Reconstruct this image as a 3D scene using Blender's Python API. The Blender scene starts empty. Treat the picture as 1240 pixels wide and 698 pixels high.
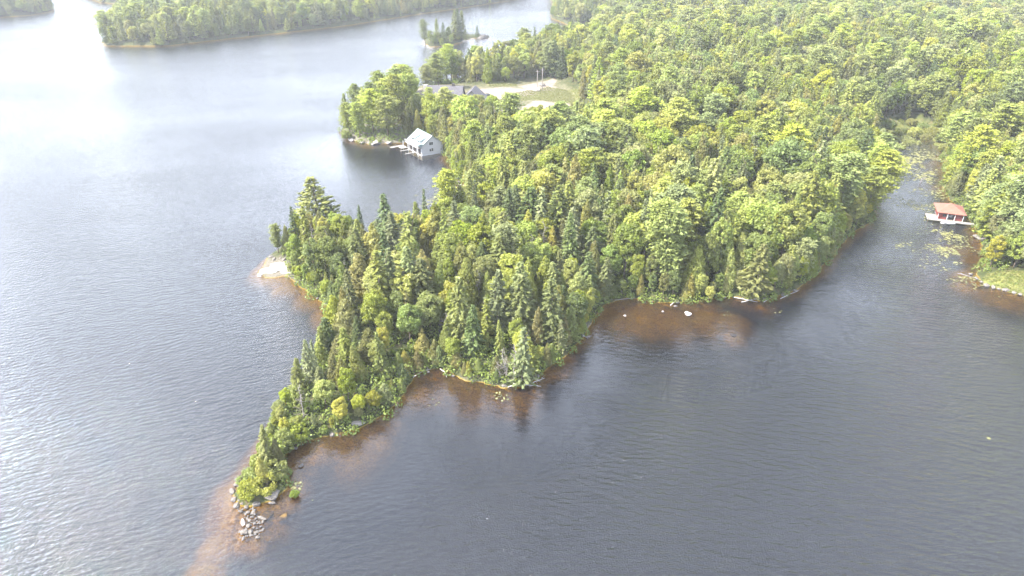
import bpy, bmesh, math, random
import numpy as np
from mathutils import Vector, Matrix, noise
R = math.radians
rnd = random.Random(7)
C = bpy.context.scene.collection
scene = bpy.context.scene

# ------------------------------------------------------------------ camera
CAM_H, PITCH, F = 70.0, 28.0, 827.0
cam = bpy.data.cameras.new('camera'); cam.lens = 24.0; cam.sensor_width = 36.0
cam.clip_start = 0.5; cam.clip_end = 20000
co = bpy.data.objects.new('camera', cam); C.objects.link(co)
co.location = (0, 0, CAM_H); co.rotation_euler = (R(90 - PITCH), 0, 0)
scene.camera = co
# ------------------------------------------------------------------ sky and sun
SUN_EL, SUN_AZ = 49.0, -104.0           # azimuth from the view direction, negative = towards the left
w = bpy.data.worlds.new('World'); scene.world = w; w.use_nodes = True
nt = w.node_tree; nt.nodes.clear()
out = nt.nodes.new('ShaderNodeOutputWorld'); bg = nt.nodes.new('ShaderNodeBackground')
sky = nt.nodes.new('ShaderNodeTexSky'); sky.sky_type = 'NISHITA'; sky.sun_disc = False
sky.sun_elevation = R(SUN_EL); sky.sun_rotation = R(SUN_AZ)
sky.air_density = 1.0; sky.dust_density = 3.0; sky.ozone_density = 1.0; sky.altitude = 300
bg.inputs['Strength'].default_value = 0.15
# thin broken summer cloud over the blue
tc = nt.nodes.new('ShaderNodeTexCoord'); mp = nt.nodes.new('ShaderNodeMapping'); mp.inputs['Scale'].default_value = (1.0, 1.0, 2.6)
cn = nt.nodes.new('ShaderNodeTexNoise'); cn.inputs['Scale'].default_value = 1.6; cn.inputs['Detail'].default_value = 6; cn.inputs['Roughness'].default_value = 0.55
cr = nt.nodes.new('ShaderNodeValToRGB'); cr.color_ramp.elements[0].position = 0.26; cr.color_ramp.elements[1].position = 0.52
cr.color_ramp.elements[0].color = (0.8, 0.8, 0.8, 1); cr.color_ramp.elements[1].color = (0.9, 0.9, 0.9, 1)
mx = nt.nodes.new('ShaderNodeMix'); mx.data_type = 'RGBA'
mx.inputs[7].default_value = (7.3, 7.5, 8.3, 1)
nt.links.new(tc.outputs['Generated'], mp.inputs['Vector']); nt.links.new(mp.outputs[0], cn.inputs['Vector'])
nt.links.new(cn.outputs['Fac'], cr.inputs['Fac']); nt.links.new(cr.outputs['Color'], mx.inputs[0])
sxyz = nt.nodes.new('ShaderNodeSeparateXYZ'); nt.links.new(tc.outputs['Generated'], sxyz.inputs[0])
def wm(op, a, b, clamp=False):
    x = nt.nodes.new('ShaderNodeMath'); x.operation = op; x.use_clamp = clamp
    for i_, q_ in enumerate((a, b)):
        if hasattr(q_, 'links'): nt.links.new(q_, x.inputs[i_])
        else: x.inputs[i_].default_value = q_
    return x.outputs[0]
lowc = wm('POWER', wm('SUBTRACT', 1.0, sxyz.outputs['Z'], True), 1.5); leftc = wm('MULTIPLY_ADD', sxyz.outputs['X'], -0.5, True); leftc.node.inputs[2].default_value = 0.5
bank = wm('ADD', wm('MULTIPLY', lowc, wm('ADD', wm('MULTIPLY', leftc, 1.75), 0.3)), wm('ADD', wm('MULTIPLY', leftc, 0.15), 0.75))
cs = nt.nodes.new('ShaderNodeVectorMath'); cs.operation = 'SCALE'; cs.inputs[0].default_value = (4.5, 4.95, 5.85); nt.links.new(bank, cs.inputs['Scale']); nt.links.new(cs.outputs[0], mx.inputs[7])
nt.links.new(sky.outputs[0], mx.inputs[6]); nt.links.new(mx.outputs[2], bg.inputs['Color']); nt.links.new(bg.outputs[0], out.inputs['Surface'])
sl = bpy.data.lights.new('sun', 'SUN'); sl.energy = 5.0; sl.angle = R(0.6); sl.color = (1.0, 0.94, 0.84)
so = bpy.data.objects.new('sun', sl); C.objects.link(so)
_a = R(SUN_AZ); SD = Vector((math.sin(_a) * math.cos(R(SUN_EL)), math.cos(_a) * math.cos(R(SUN_EL)), math.sin(R(SUN_EL))))
so.rotation_euler = SD.to_track_quat('Z', 'Y').to_euler(); so.location = (-60, 60, 120)
vs = scene.view_settings; vs.view_transform = 'Standard'; vs.look = 'None'; vs.gamma = 1; vs.use_curve_mapping = False
vs.exposure = 2.0
scene.cycles.use_denoising = True; scene.cycles.use_adaptive_sampling = True; scene.cycles.adaptive_threshold = 0.02
scene.cycles.max_bounces = 6; scene.cycles.diffuse_bounces = 3; scene.cycles.glossy_bounces = 2
scene.cycles.transmission_bounces = 3; scene.cycles.transparent_max_bounces = 8; scene.cycles.volume_bounces = 0
scene.cycles.caustics_reflective = False; scene.cycles.caustics_refractive = False

# ------------------------------------------------------------------ helpers
_s, _c = math.sin(R(PITCH)), math.cos(R(PITCH))
def P(u, v, z=0.0):
    """where the sight line measured at (u, v) on the survey photograph meets height z"""
    t = (349 - v) / F
    dx, dy, dz = (u - 620) / F, _c + t * _s, -_s + t * _c
    k = (z - CAM_H) / dz
    return (dx * k, dy * k)
def project(x, y, z):
    f = y * _c - (z - CAM_H) * _s; up = y * _s + (z - CAM_H) * _c
    f = np.maximum(f, 1e-3)
    return 620 + F * x / f, 349 - F * up / f, f

def setp(o, label=None, cat=None, group=None, kind=None):
    if label: o['label'] = label
    if cat: o['category'] = cat
    if group: o['group'] = group
    if kind: o['kind'] = kind
    return o
def link(name, me, parent=None, loc=None, rotz=0):
    o = bpy.data.objects.new(name, me); C.objects.link(o)
    if parent is not None: o.parent = parent
    if loc is not None: o.location = loc
    if rotz: o.rotation_euler = (0, 0, rotz)
    return o
def thing(name, label, cat, loc, rotz=0, group=None):
    o = link(name, None, None, loc, rotz); o.empty_display_size = 0.3
    return setp(o, label, cat, group)
def np_mesh(name, V, Q, mat=None, smooth=False):
    me = bpy.data.meshes.new(name)
    V = np.asarray(V, dtype=np.float32); Q = np.asarray(Q, dtype=np.int32); k = Q.shape[1]
    me.vertices.add(len(V)); me.vertices.foreach_set('co', V.ravel())
    me.loops.add(Q.size); me.loops.foreach_set('vertex_index', Q.ravel())
    me.polygons.add(len(Q)); me.polygons.foreach_set('loop_start', np.arange(0, Q.size, k, dtype=np.int32))
    me.polygons.foreach_set('loop_total', np.full(len(Q), k, dtype=np.int32))
    if smooth: me.polygons.foreach_set('use_smooth', np.ones(len(Q), dtype=bool))
    me.update(calc_edges=True); me.validate()
    if mat: me.materials.append(mat)
    return me
class MB:
    """collects boxes, prisms and tubes into one mesh"""
    def __init__(s): s.v = []; s.f = []
    def add(s, vs_, fs): n = len(s.v); s.v += [tuple(p) for p in vs_]; s.f += [tuple(i + n for i in f) for f in fs]; return s
    def box(s, x0, x1, y0, y1, z0, z1):
        return s.add([(x0,y0,z0),(x1,y0,z0),(x1,y1,z0),(x0,y1,z0),(x0,y0,z1),(x1,y0,z1),(x1,y1,z1),(x0,y1,z1)],
                     [(0,3,2,1),(4,5,6,7),(0,1,5,4),(1,2,6,5),(2,3,7,6),(3,0,4,7)])
    def slab(s, quad, th):
        """thick plate under four corners"""
        q = [Vector(p) for p in quad]; n = (q[1]-q[0]).cross(q[2]-q[0]).normalized()
        if n.z < 0: n = -n
        return s.add([*q, *[p - n*th for p in q]], [(0,1,2,3),(7,6,5,4),(0,4,5,1),(1,5,6,2),(2,6,7,3),(3,7,4,0)])
    def prism(s, prof, y0, y1):
        """profile in x,z drawn out along y"""
        n = len(prof)
        return s.add([(x,y0,z) for x,z in prof] + [(x,y1,z) for x,z in prof],
                     [tuple(range(n)), tuple(range(2*n-1, n-1, -1))] + [(i,i+n,(i+1)%n+n,(i+1)%n) for i in range(n)])
    def tube(s, pts, rads, n=6):
        rings = []
        for i, p in enumerate(pts):
            p = Vector(p); d = (Vector(pts[min(i+1, len(pts)-1)]) - Vector(pts[max(i-1, 0)])).normalized()
            a = d.orthogonal().normalized(); b = d.cross(a)
            rings.append([p + (a*math.cos(k*2*math.pi/n) + b*math.sin(k*2*math.pi/n))*rads[i] for k in range(n)])
        f = [(i*n+k, i*n+(k+1)%n, (i+1)*n+(k+1)%n, (i+1)*n+k) for i in range(len(pts)-1) for k in range(n)]
        f += [tuple(range(n-1, -1, -1)), tuple((len(pts)-1)*n+k for k in range(n))]
        return s.add([p for r in rings for p in r], f)
    def mesh(s, name, mat, smooth=False, bevel=0):
        me = bpy.data.meshes.new(name); me.from_pydata(s.v, [], s.f); me.materials.append(mat)
        bm = bmesh.new(); bm.from_mesh(me); bmesh.ops.recalc_face_normals(bm, faces=bm.faces)
        if bevel: bmesh.ops.bevel(bm, geom=list(bm.edges), offset=bevel, segments=2, affect='EDGES', clamp_overlap=True)
        bm.to_mesh(me); bm.free()
        for p in me.polygons: p.use_smooth = smooth
        return me
    def obj(s, name, mat, parent=None, **k):
        return link(name, s.mesh(name, mat, **k), parent)

# ------------------------------------------------------------------ materials
def mat(name, col, rough=0.8, var=0.0, scale=1.0, bump=0.0, metallic=0.0, spec=0.3, col2=None, stripes=None):
    m = bpy.data.materials.new(name); m.use_nodes = True; t = m.node_tree; b = t.nodes['Principled BSDF']
    b.inputs['Roughness'].default_value = rough; b.inputs['Metallic'].default_value = metallic; b.inputs['Specular IOR Level'].default_value = spec
    tc = t.nodes.new('ShaderNodeTexCoord')
    n = t.nodes.new('ShaderNodeTexNoise'); n.inputs['Scale'].default_value = scale; n.inputs['Detail'].default_value = 5
    t.links.new(tc.outputs['Object'], n.inputs['Vector'])
    r = t.nodes.new('ShaderNodeValToRGB'); r.color_ramp.elements[0].position = 0.3; r.color_ramp.elements[1].position = 0.7
    c2 = col2 or tuple(min(1, c*(1+var)) for c in col)
    r.color_ramp.elements[0].color = (*[c*(1-var) for c in col], 1); r.color_ramp.elements[1].color = (*c2, 1)
    t.links.new(n.outputs['Fac'], r.inputs['Fac']); t.links.new(r.outputs['Color'], b.inputs['Base Color'])
    if bump:
        bp = t.nodes.new('ShaderNodeBump'); bp.inputs['Strength'].default_value = bump; bp.inputs['Distance'].default_value = 0.1
        n2 = t.nodes.new('ShaderNodeTexNoise'); n2.inputs['Scale'].default_value = scale*4; t.links.new(tc.outputs['Object'], n2.inputs['Vector'])
        t.links.new(n2.outputs['Fac'], bp.inputs['Height']); t.links.new(bp.outputs[0], b.inputs['Normal'])
    if stripes:
        wv = t.nodes.new('ShaderNodeTexWave'); wv.bands_direction = stripes[0]; wv.inputs['Scale'].default_value = stripes[1]; wv.wave_profile = 'SAW'
        t.links.new(tc.outputs['Object'], wv.inputs['Vector'])
        bp = t.nodes.new('ShaderNodeBump'); bp.inputs['Strength'].default_value = 0.5; bp.inputs['Distance'].default_value = 0.04
        t.links.new(wv.outputs['Fac'], bp.inputs['Height']); t.links.new(bp.outputs[0], b.inputs['Normal'])
    return m
def leaf_mat(name, col, trans=0.5, hue=0.014, val=0.3):
    m = bpy.data.materials.new(name); m.use_nodes = True; t = m.node_tree; t.nodes.clear()
    o = t.nodes.new('ShaderNodeOutputMaterial'); d = t.nodes.new('ShaderNodeBsdfDiffuse'); tr = t.nodes.new('ShaderNodeBsdfTranslucent')
    gl = t.nodes.new('ShaderNodeBsdfGlossy'); gl.inputs['Roughness'].default_value = 0.45; gl.inputs['Color'].default_value = (0.7, 0.75, 0.7, 1)
    mixs = t.nodes.new('ShaderNodeMixShader'); mixs.inputs[0].default_value = trans
    mg = t.nodes.new('ShaderNodeMixShader'); mg.inputs[0].default_value = 0.015
    oi = t.nodes.new('ShaderNodeObjectInfo'); geo = t.nodes.new('ShaderNodeNewGeometry'); tc = t.nodes.new('ShaderNodeTexCoord')
    n = t.nodes.new('ShaderNodeTexNoise'); n.inputs['Scale'].default_value = 0.55; n.inputs['Detail'].default_value = 2
    t.links.new(tc.outputs['Object'], n.inputs['Vector'])
    hs = t.nodes.new('ShaderNodeHueSaturation'); hs.inputs['Color'].default_value = (col[0]*1.27, col[1]*1.19, col[2]*1.05 + 0.014, 1)
    def mr(src, a, b):
        x = t.nodes.new('ShaderNodeMapRange'); x.inputs['To Min'].default_value = a; x.inputs['To Max'].default_value = b
        t.links.new(src, x.inputs['Value']); return x.outputs[0]
    def math_(op, a, b):
        x = t.nodes.new('ShaderNodeMath'); x.operation = op
        for i, q in enumerate((a, b)):
            if hasattr(q, 'links'): t.links.new(q, x.inputs[i])
            else: x.inputs[i].default_value = q
        return x.outputs[0]
    h = math_('ADD', mr(oi.outputs['Random'], 0.5-hue*1.3, 0.5+hue*0.6), mr(n.outputs['Fac'], -0.012, 0.006))
    v1 = math_('MULTIPLY', mr(geo.outputs['Random Per Island'], 1-val, 1+val), mr(n.outputs['Fac'], 0.8, 1.2))
    rs = math_('FRACT', math_('MULTIPLY', oi.outputs['Random'], 37.7), 0)
    v = math_('MULTIPLY', v1, mr(rs, 0.75, 1.3))
    t.links.new(h, hs.inputs['Hue']); t.links.new(v, hs.inputs['Value'])
    rs2 = math_('FRACT', math_('MULTIPLY', oi.outputs['Random'], 91.3), 0)
    t.links.new(mr(rs2, 0.88, 1.12), hs.inputs['Saturation'])
    t.links.new(hs.outputs[0], d.inputs['Color']); t.links.new(hs.outputs[0], tr.inputs['Color'])
    t.links.new(d.outputs[0], mixs.inputs[1]); t.links.new(tr.outputs[0], mixs.inputs[2])
    t.links.new(mixs.outputs[0], mg.inputs[1]); t.links.new(gl.outputs[0], mg.inputs[2]); t.links.new(mg.outputs[0], o.inputs['Surface'])
    return m
M = dict(
    bark=mat('bark', (0.11, 0.085, 0.065), 0.95, 0.3, 3, 0.4), palebark=mat('pale_bark', (0.3, 0.27, 0.23), 0.95, 0.3, 3, 0.3),
    dead=mat('dead_wood', (0.24, 0.215, 0.2), 0.9, 0.25, 4, 0.2), bleached=mat('bleached_wood', (0.40, 0.375, 0.35), 0.85, 0.15, 4, 0.2),
    granite=mat('granite', (0.125, 0.112, 0.10), 0.85, 0.45, 2.5, 0.5), pale=mat('pale_granite', (0.22, 0.2, 0.185), 0.8, 0.3, 2.2, 0.4), slab=mat('white_granite', (0.42, 0.4, 0.38), 0.8, 0.2, 1.2, 0.4),
    sunk=mat('sunken_granite', (0.10, 0.06, 0.018), 0.8, 0.3, 2.5, 0.4),
    white=mat('white_siding', (0.44, 0.44, 0.45), 0.6, 0.04, 2, stripes=('Z', 3.2)), trim=mat('white_trim', (0.55, 0.55, 0.55), 0.5, 0.03),
    metal=mat('pale_metal_roof', (0.20, 0.26, 0.26), 0.45, 0.06, 0.6, metallic=0.35, stripes=('Y', 1.2)),
    shingle=mat('grey_shingle', (0.075, 0.072, 0.082), 0.9, 0.25, 3, 0.3), glass=mat('dark_glass', (0.03, 0.035, 0.04), 0.08, 0.1, 1, spec=0.8),
    dark=mat('dark_opening', (0.035, 0.03, 0.028), 0.9, 0.2), deck=mat('grey_deck', (0.2, 0.19, 0.175), 0.8, 0.15, 1.5, stripes=('X', 3.0)),
    post=mat('timber_post', (0.19, 0.15, 0.11), 0.9, 0.2, 3), red=mat('red_board', (0.17, 0.04, 0.035), 0.75, 0.12, 2, stripes=('X', 2.6)),
    brown=mat('brown_shingle', (0.20, 0.088, 0.065), 0.9, 0.14, 2.5, 0.3), stone=mat('cottage_stone', (0.33, 0.31, 0.29), 0.85, 0.2, 2),
    car=mat('dark_car_paint', (0.035, 0.045, 0.06), 0.25, 0.05, spec=0.6), tyre=mat('tyre_rubber', (0.02, 0.02, 0.02), 0.9, 0.1),
    lamp=mat('lamp_glass', (0.7, 0.7, 0.68), 0.1, 0.02), boat=mat('white_hull', (0.55, 0.55, 0.54), 0.3, 0.03),
)

# ------------------------------------------------------------------ the land and its shores
MAIN = [(312,331),(322,337),(345,335),(360,344),(377,356),(392,367),(400,379),(410,389),(405,405),(393,424),(376,440),(367,465),(349,485),(335,505),
 (324,530),(312,555),(303,575),(291,588),(285,600),(290,610),(303,612),(318,609),(333,604),(345,592),(343,572),(340,556),(350,543),(366,535),(400,527),(440,516),(465,502),(488,480),(500,464),(506,452),
 (530,448),(565,460),(610,468),(642,463),(660,447),(688,429),(708,409),(718,386),(732,369),(762,361),(800,367),(840,367),(880,359),(920,363),
 (958,354),(985,338),(1008,312),(1028,286),(1050,270),(1060,250),(1058,225),(1062,203),(1066,190),(1078,176),(1098,166),(1125,168),(1140,183),(1146,205),
 (1144,225),(1150,240),(1168,262),(1184,278),(1190,298),(1193,318),(1184,329),(1188,343),(1210,351),(1240,358),(1330,378),(1500,430),(1900,300),(1600,-62),(640,-66),
 (600,-45),(655,-20),(668,0),(668,22),(690,31),(713,34),(722,44),(700,58),(650,70),(600,84),(550,97),(500,113),(455,130),(428,146),(415,158),(425,170),
 (450,175),(490,173),(515,172),(534,180),(548,200),(547,215),(562,223),(574,233),(556,262),(520,285),(480,300),(430,292),(392,276),(372,276),(350,292),(325,312)]
ISLES = [
 [(126,56),(200,56),(260,49),(330,41),(420,31),(500,18),(570,8),(640,-3),(660,-20),(560,-42),(380,-45),(200,-20),(170,10),(140,38),(120,50)],
 [(-60,26),(0,21),(40,18),(66,13),(62,6),(-10,-20),(-300,-20),(-300,30)],
 [(118,3),(140,5),(155,2),(160,-12),(60,-30),(40,-25)],
 [(185,1),(230,0),(245,-15),(180,-15)],
 [(511,50),(520,57),(545,55),(563,49),(572,46),(590,47),(596,44),(575,43),(560,43),(545,40),(520,44)],
]
PM = np.array([P(*p) for p in MAIN]); PI_ = [np.array([P(*p) for p in q]) for q in ISLES]
def sdist(x, y, poly):
    """signed distance to a closed outline, positive inside"""
    x = np.asarray(x, float).ravel(); y = np.asarray(y, float).ravel()
    best = np.full(x.shape, 1e12); ins = np.zeros(x.shape, bool)
    n = len(poly)
    for i in range(n):
        ax, ay = poly[i]; bx, by = poly[(i+1) % n]
        ex, ey = bx-ax, by-ay; L = ex*ex+ey*ey + 1e-9
        t = np.clip(((x-ax)*ex + (y-ay)*ey)/L, 0, 1)
        best = np.minimum(best, (x-ax-t*ex)**2 + (y-ay-t*ey)**2)
        if ay != by:
            ins ^= ((ay > y) != (by > y)) & (x < (bx-ax)*(y-ay)/(by-ay) + ax)
    d = np.sqrt(best)
    return np.where(ins, d, -d)
def wob(x, y, s, seed=0.0):
    return (np.sin(x/s+1.3*np.sin(y/s*0.7+seed)+seed) + np.sin(y/s*1.13+1.7*np.sin(x/s*0.61+2*seed)+3*seed) + 0.6*np.sin((x+y)/s*1.9+seed*5) + 0.6*np.sin((x-1.3*y)/s*2.3+seed*7))/3.2
def land(x, y):
    d = sdist(x, y, PM)
    for q in PI_: d = np.maximum(d, sdist(x, y, q))
    rr = np.hypot(x, y)
    return d + 0.7*wob(x, y, 1.7, 1.0)*np.clip(rr/200, 0.35, 2) + 0.5*wob(x, y, 5.0, 2.0)
def mask(poly): return np.array([P(*p) for p in poly])
CLEAR = mask([(500,117),(508,110),(560,109),(590,112),(628,108),(640,103),(668,105),(696,120),(704,134),(694,146),(650,150),(600,148),(560,140),(520,136),(500,128)])
GRAVEL = [mask([(578,116),(606,113),(640,116),(650,122),(612,130),(606,148),(585,146),(575,130)]), mask([(628,140),(645,131),(668,130),(694,136),(690,148),(640,152),(622,150)]),
          mask([(655,106),(672,104),(672,118),(640,120),(628,112)]), mask([(484,118),(512,114),(512,124),(500,140),(486,146),(476,134)])]
GRASSY = [mask([(640,117),(664,113),(700,120),(706,132),(680,134),(648,129),(610,134),(604,130),(620,122)]), mask([(590,105),(626,106),(626,112),(592,113)]), mask([(1185,345),(1196,335),(1225,338),(1260,345),(1260,362),(1210,352)])]
MARSH = mask([(1045,163),(1062,156),(1105,152),(1136,161),(1152,176),(1146,190),(1105,174),(1066,196),(1058,186)])
BARE2 = mask([(304,326),(328,312),(360,313),(360,340),(318,340)])
BARE = mask([(412,156),(430,150),(470,152),(500,158),(505,172),(450,178),(420,174)])
SHOALS = [(270,640,14,.9),(255,600,10,.8),(300,560,6,.6),(240,690,14,.8),(330,600,5,1),(350,575,6,.9),(330,640,6,.9),(385,545,7,1),(430,540,8,1),(470,530,7,.85),(520,475,8,.9),(560,480,9,.95),(600,480,8,.9),(640,480,7,.8),
 (685,450,5,.7),(735,385,9,.95),(775,385,11,1),(820,390,11,1),(860,390,10,.95),(895,400,8,.9),(930,375,6,.8),(1170,300,11,1),(1165,330,9,.95),(1200,365,10,.95),(1240,375,10,.9),(1150,290,8,.9),
 (345,345,6,1),(370,362,6,1),(392,380,6,1),(405,400,4,.9),(325,330,7,1),(548,190,8,.9),(560,230,9,.9),(530,240,10,.7),(440,182,6,.6),(1100,195,16,1),(1100,215,12,.9),(1110,240,8,.8),(560,205,8,.9),(890,404,2.5,1.1),(366,620,5,.6)]
SHELF = [(262,655,3.2,.4),(245,690,3.5,.5),(232,720,3,.6),(280,625,3,.35),(1165,300,5,.5),(890,404,3,.3),(745,382,8,.5),(780,382,8,.38),(812,384,8,.42),(850,382,8,.5),(885,386,6,.6),(430,550,5,.6),(455,535,4,.6),(575,474,6,.4),(625,480,5,.4),(540,465,5,.5),(600,477,5,.55),(645,470,3,.5),(295,645,2.6,.25),(310,650,2.2,.3),(335,615,2.6,.35),(350,605,2,.5),(300,585,2.4,.5),(318,545,2.6,.7),(340,500,2.6,.8),(392,385,3,.3),(372,362,3,.4),(340,348,3,.4),(410,542,3,.7),(440,535,3.5,.8),(370,545,3,.6),(1180,312,4,.45),(1172,345,4,.5),(1215,362,3.5,.5)]
def height(x, y, d=None):
    x = np.asarray(x, float); y = np.asarray(y, float)
    if d is None: d = land(x, y)
    up = 0.12 + 0.9*(1-np.exp(-np.maximum(d, 0)/2.5)) + 2.2*(1-np.exp(-np.maximum(d, 0)/25)) + np.clip(d/40, 0, 1)*2.5*(1+wob(x, y, 45, 4.0)) + np.clip(d/120, 0, 1)*5*(1+wob(x, y, 130, 5.0))
    up += 0.25*wob(x, y, 2.3, 6.0)*np.clip(d/3, 0, 1)
    cm = np.clip((sdist(x, y, CLEAR)+6)/8, 0, 1); up = up*(1-cm) + 2.9*cm
    bm_ = np.clip((sdist(x, y, BARE2)+1.5)/3, 0, 1); up = up*(1-bm_) + (0.22+0.12*wob(x, y, 1.1, 4.4))*bm_
    mm = np.clip((sdist(x, y, MARSH)+3)/6, 0, 1); up = up*(1-mm) + (0.0+0.2*wob(x, y, 2.5, 8.0))*mm
    S = np.zeros_like(d)
    for u, v, r, k in SHOALS:
        px, py = P(u, v); S = np.maximum(S, k*np.exp(-((x-px)**2+(y-py)**2)/(r*r)))
    slope = 0.75*(1-S) + 0.15*S
    dn = np.maximum(d, -60)*slope*np.clip(np.hypot(x, y)/330, 1, 4)*(1+0.25*wob(x, y, 3.1, 9.0)) + 0.12*S*wob(x, y, 1.3, 3.0)
    dn = np.maximum(dn, -9) - 0.04
    for u, v, r, k in SHELF:
        px, py = P(u, v); q = np.hypot(x-px, (y-py)*0.8)/r
        dn = np.maximum(dn, np.where(q < 1.6, -k - 1.3*q*q + 0.1*wob(x, y, 1.1, 3.0), -99))
    return np.where(d > 0, up, np.minimum(dn, -0.03))

def axis(lo, hi, a, b, step, g=1.06):
    core = list(np.arange(a, b+step, step)); s, x = step, core[-1]
    while x < hi: s = min(s*g, 7 if x < 950 else 60); x += s; core.append(x)
    s, x = step, core[0]; left = []
    while x > lo: s = min(s*g, 7 if x > -750 else 60); x -= s; left.append(x)
    return np.array(left[::-1] + core)
gx = axis(-2600, 2600, -115, 190, 0.9); gy = axis(-400, 3800, 48, 345, 0.9)
GX, GY = np.meshgrid(gx, gy); nx, ny = len(gx), len(gy)
fx, fy = GX.ravel(), GY.ravel(); D = land(fx, fy); Z = height(fx, fy, D)
idx = np.arange(nx*ny).reshape(ny, nx)
Q = np.stack([idx[:-1,:-1].ravel(), idx[:-1,1:].ravel(), idx[1:,1:].ravel(), idx[1:,:-1].ravel()], 1)
def ground_mat():
    m = bpy.data.materials.new('ground'); m.use_nodes = True; t = m.node_tree; b = t.nodes['Principled BSDF']
    b.inputs['Roughness'].default_value = 0.95; b.inputs['Specular IOR Level'].default_value = 0.1
    g = t.nodes.new('ShaderNodeNewGeometry'); sx = t.nodes.new('ShaderNodeSeparateXYZ'); t.links.new(g.outputs['Position'], sx.inputs[0])
    def noise_(s, d=5):
        n = t.nodes.new('ShaderNodeTexNoise'); n.inputs['Scale'].default_value = s; n.inputs['Detail'].default_value = d
        t.links.new(g.outputs['Position'], n.inputs['Vector']); return n.outputs['Fac']
    def ramp(src, stops):
        r = t.nodes.new('ShaderNodeValToRGB'); e = r.color_ramp.elements
        while len(e) < len(stops): e.new(0.5)
        for k, (p, c) in enumerate(stops): e[k].position = p; e[k].color = (*c, 1)
        t.links.new(src, r.inputs['Fac']); return r.outputs['Color']
    def mix(f, a, b_):
        x = t.nodes.new('ShaderNodeMix'); x.data_type = 'RGBA'; t.links.new(f, x.inputs[0]); t.links.new(a, x.inputs[6]); t.links.new(b_, x.inputs[7]); return x.outputs[2]
    n1, n2 = noise_(0.9), noise_(4.0)
    floor = ramp(n1, [(0.3, (0.022, 0.026, 0.012)), (0.5, (0.04, 0.05, 0.018)), (0.7, (0.075, 0.06, 0.035))])
    # lake bed: sand and pebbles, painted darker with depth for light the water absorbs
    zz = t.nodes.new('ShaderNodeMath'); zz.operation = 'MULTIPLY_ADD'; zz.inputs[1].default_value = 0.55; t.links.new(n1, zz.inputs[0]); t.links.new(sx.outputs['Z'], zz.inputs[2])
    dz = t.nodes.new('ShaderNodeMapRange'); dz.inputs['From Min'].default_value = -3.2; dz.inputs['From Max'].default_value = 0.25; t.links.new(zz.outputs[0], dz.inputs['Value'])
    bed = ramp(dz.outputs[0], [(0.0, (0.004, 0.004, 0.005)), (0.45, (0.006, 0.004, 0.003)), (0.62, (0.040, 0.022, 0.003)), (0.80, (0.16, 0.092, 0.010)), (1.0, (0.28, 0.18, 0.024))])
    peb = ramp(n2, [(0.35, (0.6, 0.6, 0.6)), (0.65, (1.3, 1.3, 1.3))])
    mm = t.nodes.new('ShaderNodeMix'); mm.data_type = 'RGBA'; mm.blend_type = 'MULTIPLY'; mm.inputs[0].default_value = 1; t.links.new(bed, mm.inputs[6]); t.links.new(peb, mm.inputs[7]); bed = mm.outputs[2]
    wl = t.nodes.new('ShaderNodeMapRange'); wl.inputs['From Min'].default_value = -0.05; wl.inputs['From Max'].default_value = 0.12; t.links.new(sx.outputs['Z'], wl.inputs['Value'])
    at = t.nodes.new('ShaderNodeVertexColor'); at.layer_name = 'cover'; sc = t.nodes.new('ShaderNodeSeparateColor'); t.links.new(at.outputs['Color'], sc.inputs[0])
    rock = ramp(n2, [(0.3, (0.07, 0.062, 0.05)), (0.7, (0.2, 0.18, 0.155))])
    grav = ramp(n1, [(0.3, (0.13, 0.108, 0.085)), (0.7, (0.235, 0.205, 0.175))])
    gras = ramp(n1, [(0.3, (0.06, 0.078, 0.02)), (0.7, (0.14, 0.135, 0.045))])
    c = mix(sc.outputs['Blue'], floor, rock); c = mix(sc.outputs['Green'], c, gras); c = mix(sc.outputs['Red'], c, grav)
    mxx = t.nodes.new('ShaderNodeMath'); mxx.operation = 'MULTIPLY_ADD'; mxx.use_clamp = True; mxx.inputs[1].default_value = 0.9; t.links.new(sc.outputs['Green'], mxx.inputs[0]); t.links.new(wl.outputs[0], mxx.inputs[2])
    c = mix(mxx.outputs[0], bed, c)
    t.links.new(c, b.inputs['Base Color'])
    bp = t.nodes.new('ShaderNodeBump'); bp.inputs['Strength'].default_value = 0.6; bp.inputs['Distance'].default_value = 0.15
    t.links.new(n2, bp.inputs['Height']); t.links.new(bp.outputs[0], b.inputs['Normal'])
    return m
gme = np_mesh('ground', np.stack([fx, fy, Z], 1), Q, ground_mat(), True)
def cov(polys, soft=1.5):
    a = np.zeros(nx*ny)
    for q in polys: a = np.maximum(a, np.clip(sdist(fx, fy, q)/soft + 0.5 + 0.7*wob(fx, fy, 2.0, 2.5), 0, 1))
    return a
shore_rock = np.clip(-0.35 - D/1.2 + 1.5*wob(fx, fy, 3.7, 3.3), 0, 1)*(D > -0.5)
col = np.stack([np.maximum(cov(GRAVEL), 0.3*cov([CLEAR], 3)), np.maximum(np.maximum(cov(GRASSY), 0.28*cov([CLEAR], 3)), 0.9*cov([MARSH], 4)), np.maximum(shore_rock*0.8, cov([BARE, BARE2], 3)*0.85), np.ones(nx*ny)], 1).astype(np.float32)
ca = gme.color_attributes.new('cover', 'FLOAT_COLOR', 'POINT'); ca.data.foreach_set('color', col.ravel())
ground = setp(link('ground', gme), kind='structure')

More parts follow.
